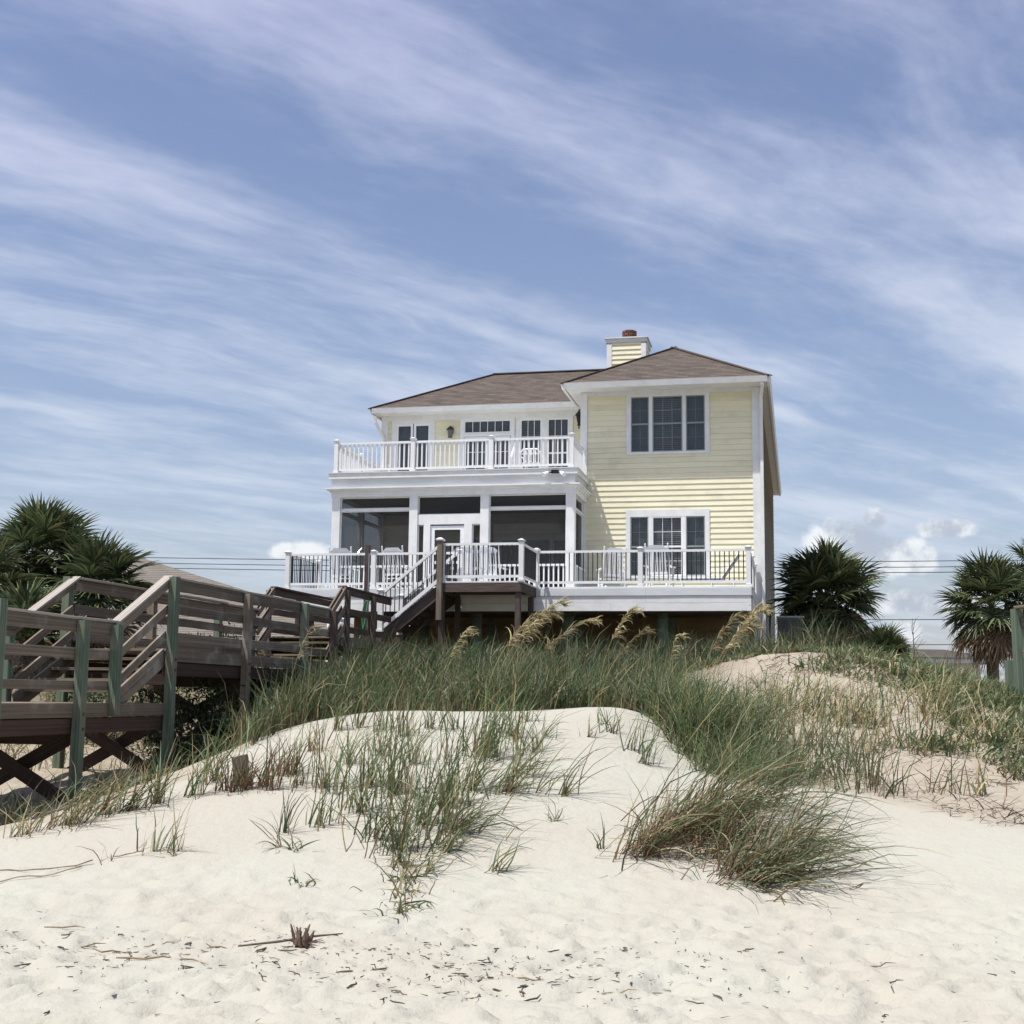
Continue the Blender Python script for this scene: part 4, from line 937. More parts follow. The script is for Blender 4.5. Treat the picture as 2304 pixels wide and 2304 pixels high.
def tones(n, kind):
    gcol = GREEN[RNG.integers(0, 5, n)] * RNG.uniform(.75, 1.2, (n, 1))
    straw = np.array([.40, .33, .18]) * RNG.uniform(.7, 1.15, (n, 1)); red = np.array([.20, .105, .06]) * RNG.uniform(.7, 1.25, (n, 1))
    ps = {'g': .20, 'r': .25, 'v': .1, 's': .35, 'd': .5, 'o': .5, 'f': .17, 'c': .20}[kind]; pick = RNG.random(n)[:, None]
    tip = np.where(pick < ps, straw, gcol)
    basec = np.where(RNG.random(n)[:, None] < {'r': .95, 'c': .75, 'g': .35, 'f': .25}.get(kind, .3), red, tip * .9)
    if kind == 'r': tip = np.where(RNG.random(n)[:, None] < .35, red, tip)
    return basec, tip
def tuft_mesh(cx, cy, h, n, lean, azd, kind, spread=None, wid=.0125):
    spread = spread if spread is not None else .03 + .0018 * n
    r = np.abs(RNG.normal(0, spread, n)); a = RNG.uniform(0, 2 * math.pi, n)
    bx, by = cx + r * np.cos(a) * 1.25, cy + r * np.sin(a)
    bz = height(bx, by) - .02
    L = h * RNG.uniform(.3, 1.15, n)
    az_ = np.radians(azd) + RNG.normal(0, (.5 if kind == 'c' else .75) if lean > 25 else 1.4, n)
    th0 = np.radians(lean) * RNG.uniform(.2, 1.35, n) + .04; k = RNG.uniform(.1, 1.5, n) * (1.1 if lean > 25 else .9)
    cb, ct = tones(n, kind)
    v, f, c = blade_arrays(np.stack([bx, by, bz], 1) - np.array([cx, cy, 0]), L, az_, th0, k, wid * RNG.uniform(.7, 1.3, n), 6, 1.5, cb, ct)
    z0 = hz(cx, cy); v[:, 2] -= z0
    return npmesh('grass_tuft', v, f, c), z0
KL = {'g': ('green sea oat tuft growing in the white sand of the dune face', 'green sea oat tufts on the dune face'),
      'r': ('reddish based grass tuft on the left shoulder of the white dune', 'reddish grass tufts on the left shoulder of the dune'),
      'v': ('sparse few bladed grass sprig leaning right on bare dune sand', 'sparse grass sprigs leaning right'),
      's': ('short straggly grass runner creeping down the dune foot', 'straggly runners at the dune foot'),
      'd': ('thin dry grass sprig alone on the bare sand at left', 'dry sprigs on the bare sand at left'),
      'o': ('olive straw coloured grass clump at the foot of the boardwalk posts', 'straw coloured clumps at the boardwalk')}
TUFTS = [(-2.80, 13.8, 0.5, 14, 14, 0, 'r'), (-2.68, 13.86, 0.55, 12, 14, 0, 'r'), (-2.9, 13.9, 0.5, 10, 14, 120, 'r'), (-0.9, 11.5, 0.5, 22, 35, -60, 's'), (-0.85, 11.1, 0.4, 18, 45, -70, 's'), (-0.8, 10.4, 0.3, 14, 50, -70, 's'), (-1.2, 12.2, 0.6, 18, 25, 0, 'g'), (-0.55, 11.9, 0.6, 20, 40, 0, 'g'), (-2.55, 13.96, 0.55, 12, 12, 0, 'r'), (-2.42, 13.8, 0.6, 20, 10, 0, 'r'), (-2.39, 14.32, 0.6, 20, 12, 0, 'r'), (-2.29, 14.44, 0.6, 16, 12, 0, 'r'), (-2.14, 13.92, 0.35, 7, 15, 0, 'r'), (-1.91, 13.8, 0.85, 30, 10, 0, 'g'), (-1.74, 12.6, 0.6, 16, 14, 0, 'g'), (-2.04, 12.4, 0.55, 9, 12, 0, 'g'), (-1.99, 11.96, 0.45, 5, 35, 180, 'g'), (-1.87, 11.84, 0.25, 9, 40, 60, 's'), (-1.65, 10.92, 0.2, 9, 50, -60, 's'), (-1.43, 13.04, 0.9, 24, 10, 0, 'g'), (-1.42, 13.8, 0.75, 18, 10, 0, 'g'), (-1.13, 13.56, 1.0, 42, 8, 0, 'g'), (-0.94, 11.92, 0.85, 46, 16, 0, 'g'), (-0.79, 12.6, 1.0, 50, 18, 0, 'g'), (-0.62, 13.16, 0.9, 34, 16, 0, 'g'), (-0.48, 12.4, 0.8, 42, 42, -5, 'g'), (-0.25, 14.92, 0.95, 70, 12, 10, 'g'), (-0.03, 13.68, 0.75, 40, 36, 0, 'g'), (0.29, 15.12, 0.6, 12, 25, 0, 'g'), (0.53, 13.6, 0.9, 9, 30, 10, 'v'), (1.17, 16.32, 0.5, 4, 20, 0, 'v'), (-0.11, 11.36, 0.55, 10, 38, 5, 'v'), (-0.69, 11.32, 0.5, 8, 42, 10, 'v'), (-0.81, 10.68, 0.35, 16, 45, -70, 's'), (-0.78, 10.08, 0.25, 12, 50, -80, 's'), (0.82, 12.04, 0.35, 4, 10, 90, 'v'), (0.44, 12.8, 0.35, 5, 25, 0, 'v'), (-2.08, 16.2, 0.55, 14, 10, 0, 'g'), (-1.82, 16.2, 0.55, 12, 10, 0, 'g'), (-1.51, 16.04, 0.6, 16, 10, 0, 'g'), (-1.2, 15.84, 0.6, 16, 10, 0, 'g'), (-0.96, 16.12, 0.5, 10, 12, 0, 'g'), (-0.69, 16.04, 0.5, 10, 12, 0, 'g'), (0.21, 16.32, 0.5, 9, 22, 0, 'g'), (0.02, 15.72, 0.6, 18, 16, 0, 'g'), (-2.25, 15.36, 0.6, 14, 10, 0, 'r'), (-1.46, 15.04, 0.65, 16, 12, 0, 'g'), (-1.76, 14.72, 0.6, 14, 10, 0, 'g'), (-1.04, 14.68, 0.7, 16, 12, 0, 'g'), (0.16, 14.24, 0.7, 16, 34, 0, 'g'), (-0.38, 13.72, 0.8, 26, 28, 0, 'g'), (0.41, 15.68, 0.45, 6, 30, 0, 'v'), (0.9, 15.72, 0.45, 5, 32, 0, 'v'), (-3.07, 11.8, 0.5, 8, 12, 60, 'd'), (-2.85, 11.8, 0.55, 6, 12, 0, 'd'), (-3.37, 11.56, 0.35, 3, 20, 180, 'd'), (-2.84, 11.64, 0.3, 4, 40, 160, 'd'), (-3.21, 13.8, 0.75, 18, 18, 0, 'g'), (-3.53, 13.6, 0.8, 18, 20, 10, 'g'), (-2.73, 13.92, 0.6, 16, 14, 0, 'r'), (-4.18, 12.92, 0.7, 46, 30, 20, 'o'), (-4.5, 12.6, 0.5, 14, 25, 40, 'o'), (-4.0, 13.36, 0.7, 36, 28, 20, 'o'), (-3.75, 13.36, 0.65, 24, 26, 10, 'g'), (-3.13, 14.4, 0.8, 24, 14, 0, 'g'), (1.21, 16.04, 0.55, 9, 14, 0, 'g'), (1.4, 15.48, 0.6, 12, 16, 0, 'g'), (1.5, 15.0, 0.6, 14, 18, 0, 'g')]
CLUMPS = [(1.07, 11.84, 0.85, 26, 34), (1.19, 11.92, 0.9, 30, 44), (1.47, 12.44, 1.0, 48, 48), (1.63, 12.6, 1.05, 60, 50), (1.86, 13.08, 1.1, 70, 50), (2.09, 13.32, 1.1, 64, 52), (2.45, 13.76, 1.05, 56, 52), (1.92, 11.32, 0.9, 60, 64), (1.97, 11.12, 0.95, 60, 68), (2.19, 11.6, 1.0, 64, 62), (2.53, 12.52, 1.0, 60, 56), (1.78, 11.96, 0.95, 44, 58)]
STALKS = [(-0.24, 17.6, 0.86, 1.34), (-0.32, 17.08, 0.61, 1.16), (-0.15, 17.6, 0.65, 1.2), (0.02, 17.6, 0.99, 1.12), (1.15, 17.6, 0.41, 1.22), (1.18, 17.6, 0.55, 0.96), (2.35, 17.28, 0.53, 1.36), (2.4, 17.0, 0.75, 1.46), (2.51, 17.16, 0.64, 1.5), (2.39, 17.36, 0.68, 1.25), (2.03, 17.44, 0.12, 1.03), (-0.94, 17.56, 0.34, 0.97), (-2.93, 17.6, 0.31, 1.28)]


for (x, y, h, n, le, a, kd) in TUFTS:
    me, z0 = tuft_mesh(x, y, h, int(n * 1.9) + 1, le, a, kd)
    lb, gr = KL[kd]
    if kd == 'g':
        if x < -3: lb, gr = 'green grass tuft on the left edge of the dune beside the boardwalk posts', 'tufts beside the boardwalk posts'
        elif x > 1: lb, gr = 'small grass tuft on the right brow of the white dune', 'tufts on the right brow'
        elif y > 15.6: lb, gr = 'small grass tuft standing along the crest line of the white dune', 'tufts along the crest line'
        elif le > 25: lb, gr = 'grass tuft bent to the right on the right half of the dune face', 'bent tufts on the dune face'
        elif n == 70: lb, gr = 'broadest dense grass tuft high on the middle of the dune face', 'dense tufts on the dune face'
        elif n >= 40: lb, gr = 'dense tall grass tuft in the middle of the dune face', 'dense tufts on the dune face'
        elif x < -1.3: lb, gr = 'loose green grass tuft on the left half of the dune face', 'loose tufts on the left half of the dune face'
        else: lb, gr = 'loose green grass tuft near the middle of the dune face', 'loose tufts near the middle of the dune face'
    tag(add('grass_tuft', me, grassm, None, (x, y, z0)), lb, 'grass tuft', gr)
cl_ = Thing('wind_swept_grass', 'big wind swept grass clump leaning right on the front of the dune', 'grass clump', (0, 0, 0), rotz=0)
cl_.o.location = (1.85, 12.3, hz(1.85, 12.3))
for (x, y, h, n) in ((1.2, 12.0, .6, 60), (1.45, 12.35, .7, 90), (1.7, 12.6, .75, 90), (1.9, 11.5, .55, 70), (1.3, 12.2, .75, 60), (1.95, 12.3, .7, 80), (2.2, 12.0, .6, 60)):
    me, z0 = tuft_mesh(x, y, h, n, 38, 30, 'r', .13, .010)
    add('dry_stems', me, grassm, cl_.o, (x - 1.85, y - 12.3, z0 - cl_.o.location.z))
for (x, y, h, n, le) in CLUMPS + [(2.05, 11.25, 1.0, 34, 80), (2.3, 11.5, 1.05, 34, 78), (2.6, 12.1, 1.0, 30, 76), (2.2, 11.9, 1.1, 36, 74), (1.15, 11.9, .7, 22, 55)]:
    me, z0 = tuft_mesh(x, y, h * RNG.uniform(.95, 1.45), int(n * 1.25), le, -6 + RNG.uniform(-12, 12), 'c', .17, .0125)
    add('blades', me, grassm, cl_.o, (x - 1.85, y - 12.3, z0 - cl_.o.location.z))
# dense grass on and behind the crest: nobody could count the blades
def field(name, n, xr_, yr_, dens, hr, lab, cat='grass', kind='f', lean=14, wid=.011, seg=4, tone=1.):
    X = RNG.uniform(*xr_, n * 4); Y = RNG.uniform(*yr_, n * 4)
    d = dens(X, Y) * (.12 + 1.5 * np.clip(vnoise(X / .45, Y / .45, 21) + .45, 0, 1) ** 1.4); keep = RNG.random(n * 4) < d
    X, Y = X[keep][:n], Y[keep][:n]; m = len(X)
    L = RNG.uniform(*hr, m) * (.55 + .95 * (vnoise(X / .9, Y / .9, 22) + .5)) * np.where(RNG.random(m) < .06, 1.35, 1)
    az_ = RNG.normal(0, 1.7, m); th0 = np.radians(lean) * np.abs(RNG.normal(0, 1, m)) + .03; k = RNG.uniform(.05, 1.3, m)
    cb, ct = tones(m, kind)
    pt = (vnoise(X / 1.8, Y / 1.8, 23) + .5)[:, None]; ct = ct * (.75 + .5 * pt) * tone
    wd_ = wid * RNG.uniform(.7, 1.3, m)
    v, f, c = blade_arrays(np.stack([X, Y, height(X, Y) - .02], 1), L, az_, th0, k, wd_, seg, 1.5, cb, ct)
    return tag(add(name, npmesh(name, v, f, c), grassm), lab, cat, kind='stuff')
def crest(x): return np.interp(x, [-9, -4.65, -3.53, -3.08, -2.47, -1.7, 0, 1.42, 1.76, 2.0, 2.27, 2.9, 3.5, 4.76, 9], [12.5, 12.7, 14.6, 16.1, 16.95, 17.35, 17.4, 17.25, 16.6, 15.8, 15.3, 14.8, 14.4, 12.8, 12.0])
def under_walk(X, Y):
    u = X * math.cos(A) - Y * math.sin(A); return ((u > -11.5) & (u < -9.45))
def d_main(X, Y):
    d = smooth(Y - crest(X), .0, .45); d = d * (1 - smooth(X, 2.2, 3.1) * smooth(Y, 16.8, 18) * (1 - smooth(Y, 22.6, 24)))
    xl = np.interp(Y, [13, 15, 18, 22, 26], [-2.6, -2.9, -3.5, -3.9, -4.4]); d = d * (.010 + .99 * smooth(X - xl, -.3, .3))
    d = d * (1 - smooth(X, 2.6, 3.6) * (1 - smooth(Y, 17, 19)) * .85)
    return np.where(under_walk(X, Y), d * .03, d)
field('dune_grass', 11000, (-4.6, 4.2), (12.5, 21), d_main, (.38, .8), 'dense green grass covering the crest of the dune', wid=.015)
field('dune_grass', 11000, (-4.4, 6.2), (20.5, 31), d_main, (.38, .8), 'dark green grass between the dune and the house', wid=.019, tone=.75)
field('dune_grass', 2600, (4.5, 12.5), (24, 34), lambda X, Y: np.ones_like(X), (.3, .62), 'rough grass around the round palm right of the house', wid=.016)
def d_r(X, Y): return np.clip(smooth(X, 1.7, 2.2) * (1 - smooth(X, 2.5, 3.5)) * smooth(Y - crest(X), -.5, .1), 0, 1)
field('dune_grass', 2600, (1.5, 3.6), (13.6, 18.4), d_r, (.55, 1.0), 'tall green grass leaning over the right shoulder of the dune', lean=20)
def d_rd(X, Y): return np.clip(.8 * smooth(vnoise(X / .9, Y / .9, 31), -.02, .25) * smooth(X + (Y - 18) * .4, 4.3, 5.6) + .9 * smooth(X + (Y - 21) * .5, 5.2, 6.2) * smooth(Y, 17, 20) , 0, 1) * smooth(Y - crest(X), .1, .6)
field('ground_cover', 17000, (3.0, 9.5), (13.5, 24), d_rd, (.10, .32), 'low green creepers and weeds on the right hand dune', kind='g', lean=35, wid=.024, seg=3)
field('dune_grass', 1200, (3.0, 6.4), (14.6, 20.0), lambda X, Y: smooth(vnoise(X / .8, Y / .8, 61), .02, .22) * smooth(Y - crest(X), .3, .8), (.3, .7), 'scattered olive grass on the flank of the right hand dune', kind='o', lean=20, wid=.014)
def d_left(X, Y): return np.where(under_walk(X, Y), .12, np.clip(.25 + smooth(vnoise(X / 1., Y / 1., 41), -.1, .25), 0, 1)) * (1 - smooth(X, -5.0, -4.2))
field('ground_cover', 7500, (-13.5, -4.2), (15.5, 31), d_left, (.15, .5), 'weeds and low scrub on the slope behind the boardwalk', kind='o', lean=30, wid=.018, seg=3)

# evergreen shrubs in the hollow beside the boardwalk
def shrub(label, x, y, zc, rx, ry, rz_, n, seed):
    z0 = hz(x, y); t = Thing('wax_myrtle_shrub', label, 'shrub', (0, 0, 0), 'shrubs around the boardwalk', rotz=0); t.o.location = (x, y, z0); h = zc - z0
    mb = MB(); rr = random.Random(seed)
    for k in range(9):
        q = Vector((rr.uniform(-.6, .6) * rx, rr.uniform(-.6, .6) * ry, h + rr.uniform(-.2, .7) * rz_)); mb.tube([(q.x * .1, q.y * .1, -.2), q * .5 + Vector((0, 0, .05)), q], [.03, .018, .006], 6)
    t.part('stem', mb, barkm)
    nc = 46; C_ = RNG.normal(0, 1, (nc, 3)); C_ /= np.linalg.norm(C_, axis=1)[:, None]; C_ *= RNG.uniform(.45, 1.0, (nc, 1)); ci = RNG.integers(0, nc, n)
    Pn = C_[ci] + RNG.normal(0, .16, (n, 3)); Pn *= np.array([rx, ry, rz_]); Pn[:, 2] += h
    gz = height(Pn[:, 0] + x, Pn[:, 1] + y) - z0; Pn[:, 2] = np.maximum(Pn[:, 2], gz + .02)
    tn = np.array([.050, .068, .026]) * RNG.uniform(.6, 1.5, (n, 1)) * RNG.uniform(.8, 1.25, (nc, 1))[ci]
    v, f, c = blade_arrays(Pn, RNG.uniform(.06, .13, n), RNG.uniform(0, 6.28, n), RNG.uniform(.3, 1.7, n), RNG.uniform(-.4, .6, n), RNG.uniform(.022, .045, n), 2, 1., tn * .9, tn)
    add('foliage', npmesh('foliage', v, f, c), grassm, t.o)
for i, (u_, v_, zc, rx, ry, rz_, n, lb) in enumerate(((-10.2, 21.2, 1.0, 1.05, 1.4, .85, 4600, 'dark evergreen shrub under the middle stretch of the boardwalk'), (-9.9, 23.6, 1.25, .9, 1.4, .7, 3400, 'dark shrub under the far green post of the boardwalk'), (-12.4, 23.0, 1.3, 1.3, 1.6, 1.0, 4000, 'dark shrub left of the boardwalk behind its first stairs'), (-12.4, 26.8, 2.0, 1.2, 1.5, .9, 2600, 'dark shrub left of the boardwalk near the neighbour house'), (-9.1, 19.6, .5, .6, .8, .45, 1600, 'low dark shrub at the foot of the tallest green post'))):
    q = W(u_, v_, 0); shrub(lb, q.x, q.y, zc, rx, ry, rz_, n, i)

# golden sea oat stalks
def plume(base, top, droop, n, seed):
    rr = random.Random(seed); b0 = Vector(base); tp = Vector(top); d = tp - b0
    pts = []
    for i in range(13):
        s = i / 12; p_ = b0 + Vector((d.x * s ** 2.0, d.y * s, d.z * (s * 1.10 - .10 * s ** 3))); pts.append(p_)
    return pts
def sea_oat(x, y, dx, dz, label, seed, big=1.):
    rr = random.Random(seed); z0 = hz(x, y)
    t = Thing('sea_oats', label, 'sea oats', (0, 0, 0), 'golden sea oat stalks', rotz=0); t.o.location = (x, y, z0)
    pts = plume((0, 0, -.03), (dx, -.05, dz * 1.06), 0, 0, seed)
    tip = pts[-1]; pts += [tip + Vector((.05, 0, -.015)), tip + Vector((.10, 0, -.055))]
    sv = MB().tube(pts, [.0055 - .0003 * i for i in range(len(pts))], 5); me = sv.mesh('stalk')
    at = me.color_attributes.new('tone', 'FLOAT_COLOR', 'POINT'); at.data.foreach_set('color', np.tile(np.array([.42, .33, .15, 1], np.float32), len(me.vertices)))
    add('stalk', me, seedm, t.o)
    base = []; n = int(120 * big); ii_ = RNG.random(n) ** 1.0
    P = np.array([tuple(p) for p in pts]); idx = (len(pts) - 1) - ii_ * 6.2
    lo = np.floor(idx).astype(int).clip(0, len(pts) - 2); fr = (idx - lo)[:, None]; bs = P[lo] * (1 - fr) + P[lo + 1] * fr
    L = RNG.uniform(.07, .26, n) * (1.15 - .4 * (1 - ii_)) * big ** .3; az_ = RNG.normal(-.2, .6, n); th0 = RNG.uniform(.35, 1.1, n); k = RNG.uniform(.5, 1.9, n)
    tn = np.array([.44, .36, .20]) * RNG.uniform(.55, 1.2, (n, 1)) + np.where(RNG.random((n, 1)) < .3, np.array([.08, .10, .06]), 0)
    v, f, c = blade_arrays(bs, L, az_, th0, k, RNG.uniform(.007, .016, n), 4, 1.2, tn * .8, tn)
    add('seed_head', npmesh('seed_head', v, f, c), seedm, t.o)
OL = ['tallest golden sea oat plume of the group left of the porch piling', 'leftmost golden sea oat plume of the central group', 'middle golden sea oat plume of the central group', 'golden sea oat plume bending right beside the green piling', 'upright golden sea oat plume right of the deck piling', 'small arching sea oat plume beside the upright one', 'left sea oat plume of the golden group under the right deck corner', 'rightmost sea oat plume of the golden group under the right deck corner', 'highest sea oat plume of the golden group under the right deck corner', 'lowest sea oat plume of the golden group under the right deck corner', 'thin pale sea oat stalk in front of the shaded yellow wall', 'arching sea oat plume below the landing post', 'pale arching sea oat plume beside the last green boardwalk post']
for i, (x, y, dx, dz) in enumerate(STALKS): sea_oat(x, y, dx, dz, OL[i], 40 + i, (1.3, 1.2, 1.2, 1., .9, .6, 1.1, 1.2, 1.2, 1., .4, .7, .6)[i])

# ================================================================== PALMS
def frond_mesh(seed, dead=False, nl=28, R_=.84):
    rr = np.random.default_rng(seed); vs = []; fs = []; cs = []
    pet = .80
    pts = [(pet * s, 0, .10 * math.sin(s * 1.6) - .02) for s in np.linspace(0, 1, 4)]
    mb = MB().tube(pts, [.016, .013, .011, .009], 5); vs += mb.v; fs += [f for f in mb.f if len(f) == 4]; cs += [(.16, .19, .07) if not dead else (.25, .18, .10)] * len(mb.v)
    hub = np.array(pts[-1]); spread = math.radians(142 if not dead else 95)
    for i in range(nl):
        f = -1 + 2 * i / (nl - 1); ph = f * spread + rr.normal(0, .04)
        L = R_ * (.98 - .30 * abs(f) ** 1.5) * rr.uniform(.88, 1.08); drop = rr.uniform(.4, 1.1) if not dead else rr.uniform(.9, 1.6)
        dirv = np.array([math.cos(ph), math.sin(ph), .10 + .25 * abs(f)]); dirv /= np.linalg.norm(dirv)
        side = np.array([-math.sin(ph), math.cos(ph), 0]); w = .066 * rr.uniform(.8, 1.15) * (.75 if dead else 1)
        p_ = hub.copy() + dirv * .02; n0 = len(vs); tone = np.array([.080, .105, .050]) * rr.uniform(.5, 1.9) if not dead else np.array([.26, .19, .115]) * rr.uniform(.5, 1.2)
        if not dead and rr.random() < .10: tone = np.array([.22, .20, .08]) * rr.uniform(.7, 1.1)
        ns = 4
        for k in range(ns + 1):
            s = k / ns; ww = w * (.35 + 1.1 * s if s < .5 else (1 - s) * 1.75 + .04)
            fold = np.array([0, 0, .55 * ww])
            vs += [tuple(p_ - side * ww * .5 + fold), tuple(p_), tuple(p_ + side * ww * .5 + fold)]; cs += [tuple(tone * (1.25 if k == ns and not dead else 1))] * 3
            d2 = dirv - np.array([0, 0, drop * s ** 1.6]); d2 /= np.linalg.norm(d2); p_ = p_ + d2 * L / ns
        for k in range(ns):
            a = n0 + 3 * k; fs += [(a, a + 1, a + 4, a + 3), (a + 1, a + 2, a + 5, a + 4)]
    return npmesh('frond', np.array(vs), np.array(fs), np.array(cs))
FR = [frond_mesh(s) for s in range(5)]; DF = [frond_mesh(50 + s, True, 22, .85) for s in range(4)]
def palm(label, x, y, zc, rad, nf, nd, zg=None, lean=(0, 0), seed=1, name='sabal_palm', group=None, up=1.0, tr=.17):
    rr = random.Random(seed); zg = hz(x, y) if zg is None else zg
    t = Thing(name, label, 'palm tree', (0, 0, 0), group, rotz=0); t.o.location = (x, y, zg); hgt = zc - zg
    pts = [(lean[0] * (s - 1) * hgt * .3 if s < 1 else 0, lean[1] * (s - 1) * hgt * .3 if s < 1 else 0, -.4 + (hgt + .4) * s) for s in np.linspace(0, 1, 8)]
    mb = MB().tube(pts, [tr * rr.uniform(.95, 1.08) for _ in range(7)] + [tr * .7], 12); mb.sm = True; tk = t.part('trunk', mb, barkm)
    boot = MB()
    for k in range(int(22 * max(.4, hgt / 3))):
        a = k * 2.4; z = hgt * rr.uniform(.45, 1.0); c = Vector((math.cos(a), math.sin(a), 0))
        boot.bar(c * tr * .85 + Vector((0, 0, z - .08)), c * (tr + .10) + Vector((0, 0, z + .16)), .07, .025)
    t.part('boots', boot, barkm, tk)
    sc = rad / 1.5
    for i in range(nf):
        f = (i + .5) / nf; el_ = math.radians(82 - 128 * f ** .95 * up) + rr.uniform(-.14, .14); a = i * 2.39996 + rr.uniform(-.25, .25)
        add('frond', FR[rr.randrange(5)], palmm, t.o, (0, 0, hgt + rr.uniform(-.12, .1) * sc), Euler((rr.uniform(-.5, .5), -el_, a), 'XYZ').to_matrix().to_euler(), sc * rr.uniform(.85, 1.1)).rotation_euler = (Matrix.Rotation(a, 3, 'Z') @ Matrix.Rotation(-el_, 3, 'Y') @ Matrix.Rotation(rr.uniform(-.6, .6), 3, 'X')).to_euler()
    for i in range(nd):
        a = rr.uniform(0, 6.283); el_ = -math.radians(rr.uniform(38, 85))
        o = add('dead_frond', DF[rr.randrange(4)], palmm, t.o, (0, 0, hgt - rr.uniform(.05, .35) * sc), (0, 0, 0), sc * rr.uniform(.8, 1.05)); o.rotation_euler = (Matrix.Rotation(a, 3, 'Z') @ Matrix.Rotation(-el_, 3, 'Y') @ Matrix.Rotation(rr.uniform(-.8, .8), 3, 'X')).to_euler()
    return t
palm('large round headed palm standing right of the house', 9.35, 39.5, 4.6, 1.72, 78, 56, seed=3, up=1.14)
palm('palm with dry hanging fronds at the right edge beside the fence post', 14.75, 41., 4.5, 1.65, 44, 44, seed=5, up=.95)
palm('low bushy palm between the round palm and the far houses', 12.55, 45.2, 3.05, 1.15, 44, 6, seed=6, up=.7, tr=.12)
palm('brownish palm cut off by the right edge behind the other palm', 21.8, 55., 6.9, 1.5, 30, 24, seed=8)
palm('tall bushy palm at the left edge behind the boardwalk', -11.3, 32.0, 4.72, 1.55, 58, 44, seed=11, up=.95)
palm('bushy palm leaning over the boardwalk rail, right of the tall one', -9.65, 31.2, 3.88, 1.45, 48, 30, seed=12, up=.9)
palm('palm with a skirt of dead brown fronds at the left edge', -12.0, 30.2, 3.85, 1.45, 34, 48, seed=13, up=1.1)
palm('low young palm under the left rails of the boardwalk', -10.35, 28.6, 2.75, 1.2, 44, 10, seed=14, up=.75, tr=.1)

# ================================================================== LITTER ON THE BEACH
def stick_mesh(L, r_, seed, bend=.15):
    rr = random.Random(seed); pts = [(L * (s - .5), rr.uniform(-1, 1) * bend * L * .3, r_ * .8 + rr.uniform(0, .3) * bend * L * .25) for s in np.linspace(0, 1, 5)]
    me = MB().tube(pts, [r_ * .7, r_, r_ * .95, r_ * .8, r_ * .4], 6).mesh('twig')
    return me
twigm = pm('twig', (.12, .095, .07), (.05, .04, .032), 8., .85, .002, rnd=.35)
strawm = pm('straw', (.34, .25, .14), (.2, .14, .08), 8., .85, rnd=.3)
TW = [stick_mesh(l, r_, i, b_) for i, (l, r_, b_) in enumerate(((.10, .005, .4), (.15, .005, .5), (.22, .0055, .4), (.05, .0055, .4), (.30, .006, .5), (.11, .0065, .3), (.08, .0045, .8)))]
def twig(x, y, rz, k, sc=1., m=twigm, lab='short dark twig lying on the trampled sand', grp='twigs on the beach'):
    me = TW[k]
    if m is not twigm:
        me = me.copy(); me.materials.clear()
    o = add('twig', me, m, None, (x, y, ground_z(x, y) + .004), (random.uniform(-.06, .06), random.uniform(-.16, .16), rz), sc)
    tag(o, lab, 'twig', grp)
for cx, cy, sxx, syy, n in ((-2.5, 8.7, .6, .35, 22), (-1.75, 8.6, .5, .30, 24), (-.35, 8.2, .6, .5, 54), (.35, 8.3, .5, .4, 34), (-.6, 7.4, 1.2, .35, 16), (1.5, 8.3, 1.2, .5, 12)):
    for _ in range(n): twig(random.gauss(cx, sxx), random.gauss(cy, syy), random.uniform(0, 6.28), random.choice((0, 0, 1, 3, 3, 5, 6, 6)), random.uniform(.5, 1.05))
for x, y, rz, k, sc in ((-2.75, 9.0, .1, 4, .9), (-2.5, 8.75, .25, 2, 1.1), (-2.25, 8.95, .5, 4, .7), (-1.85, 8.9, -.1, 2, .9), (-2.2, 8.45, .1, 4, 1.2), (-1.9, 8.35, -.35, 2, 1.), (.62, 7.55, .1, 4, .7), (2.3, 8.55, .1, 4, .8), (-3.0, 9.35, -.1, 4, .9), (.1, 8.0, -.7, 2, 1.)):
    twig(x, y, rz, k, sc, strawm, 'longer straw coloured twig lying on the trampled sand', 'straw twigs on the beach')
n = 900; X = np.concatenate([RNG.normal(-2., .9, 300), RNG.normal(0, .9, 420), RNG.uniform(-4, 4.5, 180)]); Y = np.concatenate([RNG.normal(8.7, .4, 300), RNG.normal(8.2, .5, 420), RNG.uniform(6.6, 10, 180)])
tn = np.array([.10, .08, .06]) * RNG.uniform(.5, 1.8, (n, 1))
v, f, c = blade_arrays(np.stack([X, Y, np.array([ground_z(a, b_) for a, b_ in zip(X, Y)]) + .006], 1), RNG.uniform(.012, .06, n), RNG.uniform(0, 6.28, n), np.full(n, 1.42), RNG.uniform(-.1, .15, n), RNG.uniform(.004, .010, n), 2, 1., tn, tn)
tag(add('beach_litter', npmesh('beach_litter', v, f, c), litterm), 'fine dark plant crumbs scattered on the beach sand', 'litter', kind='stuff')
# dry litter and vines on the right dune
n = 9500; X = RNG.uniform(2.6, 9.5, n); Y = RNG.uniform(12.8, 24, n); kp = RNG.random(n) < smooth(Y - crest(X), .05, .6) * (.08 + 1.1 * smooth(vnoise(X / .7, Y / .7, 51), -.05, .3)); X, Y = X[kp], Y[kp]; n = len(X)
tn = np.array([.15, .105, .07]) * RNG.uniform(.35, 1.5, (n, 1))
v, f, c = blade_arrays(np.stack([X, Y, height(X, Y) + .004], 1), RNG.uniform(.08, .35, n), RNG.uniform(0, 6.28, n), RNG.uniform(.9, 1.5, n), RNG.uniform(-.2, .4, n), RNG.uniform(.005, .014, n), 3, 1., tn, tn)
tag(add('dry_litter', npmesh('dry_litter', v, f, c), litterm), 'dry stems and dead leaves on the right hand dune', 'litter', kind='stuff')
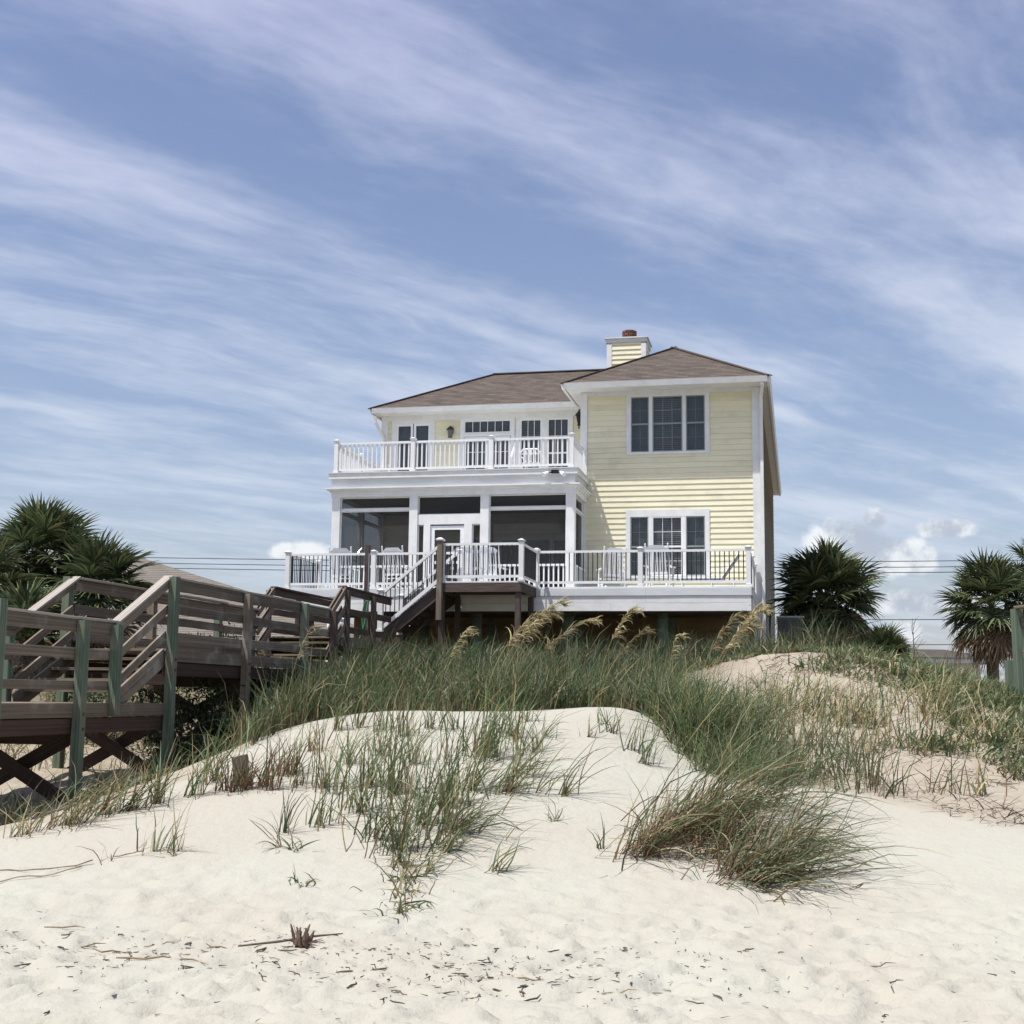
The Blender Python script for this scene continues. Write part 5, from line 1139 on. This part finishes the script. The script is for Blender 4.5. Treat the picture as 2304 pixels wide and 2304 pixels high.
# dry leafless twigs on the skyline of the right dune
for i, (x, y, h) in enumerate(((8.1, 27, 1.3), (8.6, 27.5, .9), (9.3, 28, 1.1), (9.7, 27.6, .8))):
    z0 = hz(x, y); rr = random.Random(i); mb = MB()
    tip = Vector((rr.uniform(-.4, .1), 0, h)); mb.tube([(0, 0, -.1), tip * .5 + Vector((.03, 0, 0)), tip], [.014, .010, .004], 5)
    for k in range(6):
        s = rr.uniform(.3, .9); q = tip * s; mb.tube([q, q + Vector((rr.uniform(-.25, .25), rr.uniform(-.1, .1), rr.uniform(.12, .35)))], [.006, .003], 4)
    tag(add('bare_shrub', mb.mesh('bare_shrub'), twigm, None, (x, y, z0)), 'leafless dry shrub on the skyline of the right hand dune', 'shrub', 'bare shrubs on the right dune')
# driftwood and the old stake
t = Thing('driftwood', 'chunk of brown driftwood with a thin stick across it on the beach', 'driftwood', (0, 0, 0), rotz=R(5)); t.o.location = (-1.32, 8.88, ground_z(-1.32, 8.88))
mb = MB(); rr = random.Random(5)
for k in range(15):
    a0 = Vector((rr.uniform(-.045, .045), rr.uniform(-.04, .03), rr.uniform(-.02, .02))); d_ = Vector((rr.uniform(-.35, .35), rr.uniform(-.3, .3), 1)).normalized() * rr.uniform(.05, .135)
    mb.tube([a0, a0 + d_ * .5 + Vector((rr.uniform(-.008, .008), rr.uniform(-.008, .008), 0)), a0 + d_], [rr.uniform(.010, .019), rr.uniform(.008, .016), .004], 6)
for k in range(7):
    a0 = Vector((rr.uniform(-.03, .03), rr.uniform(-.03, .03), .012)); d_ = Vector((rr.uniform(-1, 1), rr.uniform(-1, .4), rr.uniform(0, .25))).normalized() * rr.uniform(.08, .16); mb.tube([a0, a0 + d_], [.006, .002], 5)
t.part('chunk', mb, pm('driftwood', (.17, .11, .075), (.06, .042, .034), 14., .9, .006, (1, 1, .3), .0))
t.part('stick', MB().tube([(-.40, -.04, .01), (-.15, .0, .03), (.1, .03, .06), (.26, .05, .07)], [.006, .009, .008, .004], 6), twigm)
t = Thing('old_stake', 'tilted weathered brown plank stub half buried on the left of the dune', 'plank', (0, 0, 0), rotz=R(-10)); t.o.location = (-2.78, 14.0, hz(-2.78, 14.0))
t.beam('plank', pm('old_plank', (.13, .10, .07), (.08, .062, .045), 6., .9, .004, (.4, 3, 3)), (.06, 0, -.12), (-.04, .09, .31), .17, .03, up=(0, 1, 0))
# runners lying on the sand at left
for i, pts in enumerate((((-4.3, 11.3), (-4.0, 11.25), (-3.7, 11.35), (-3.38, 11.58)), ((-4.25, 10.85), (-3.95, 11.05), (-3.7, 11.15), (-3.45, 11.5)), ((-3.35, 11.6), (-3.2, 11.68), (-3.08, 11.72)))):
    q = [];
    for (a, b_), (c_, d_) in zip(pts[:-1], pts[1:]):
        for s in (0, .33, .66): x = a + (c_ - a) * s; y = b_ + (d_ - b_) * s + random.uniform(-.015, .015); q.append((x, y, hz(x, y) + .012 + random.uniform(0, .02)))
    tag(add('grass_runner', MB().tube(q, [.004 + .002 * math.sin(k) ** 2 for k in range(len(q))], 5).mesh('grass_runner'), strawm), ('upper', 'lower', 'short right hand')[i] + ' of the dry grass runners lying on the sand at left', 'runner', 'dry runners on the sand')
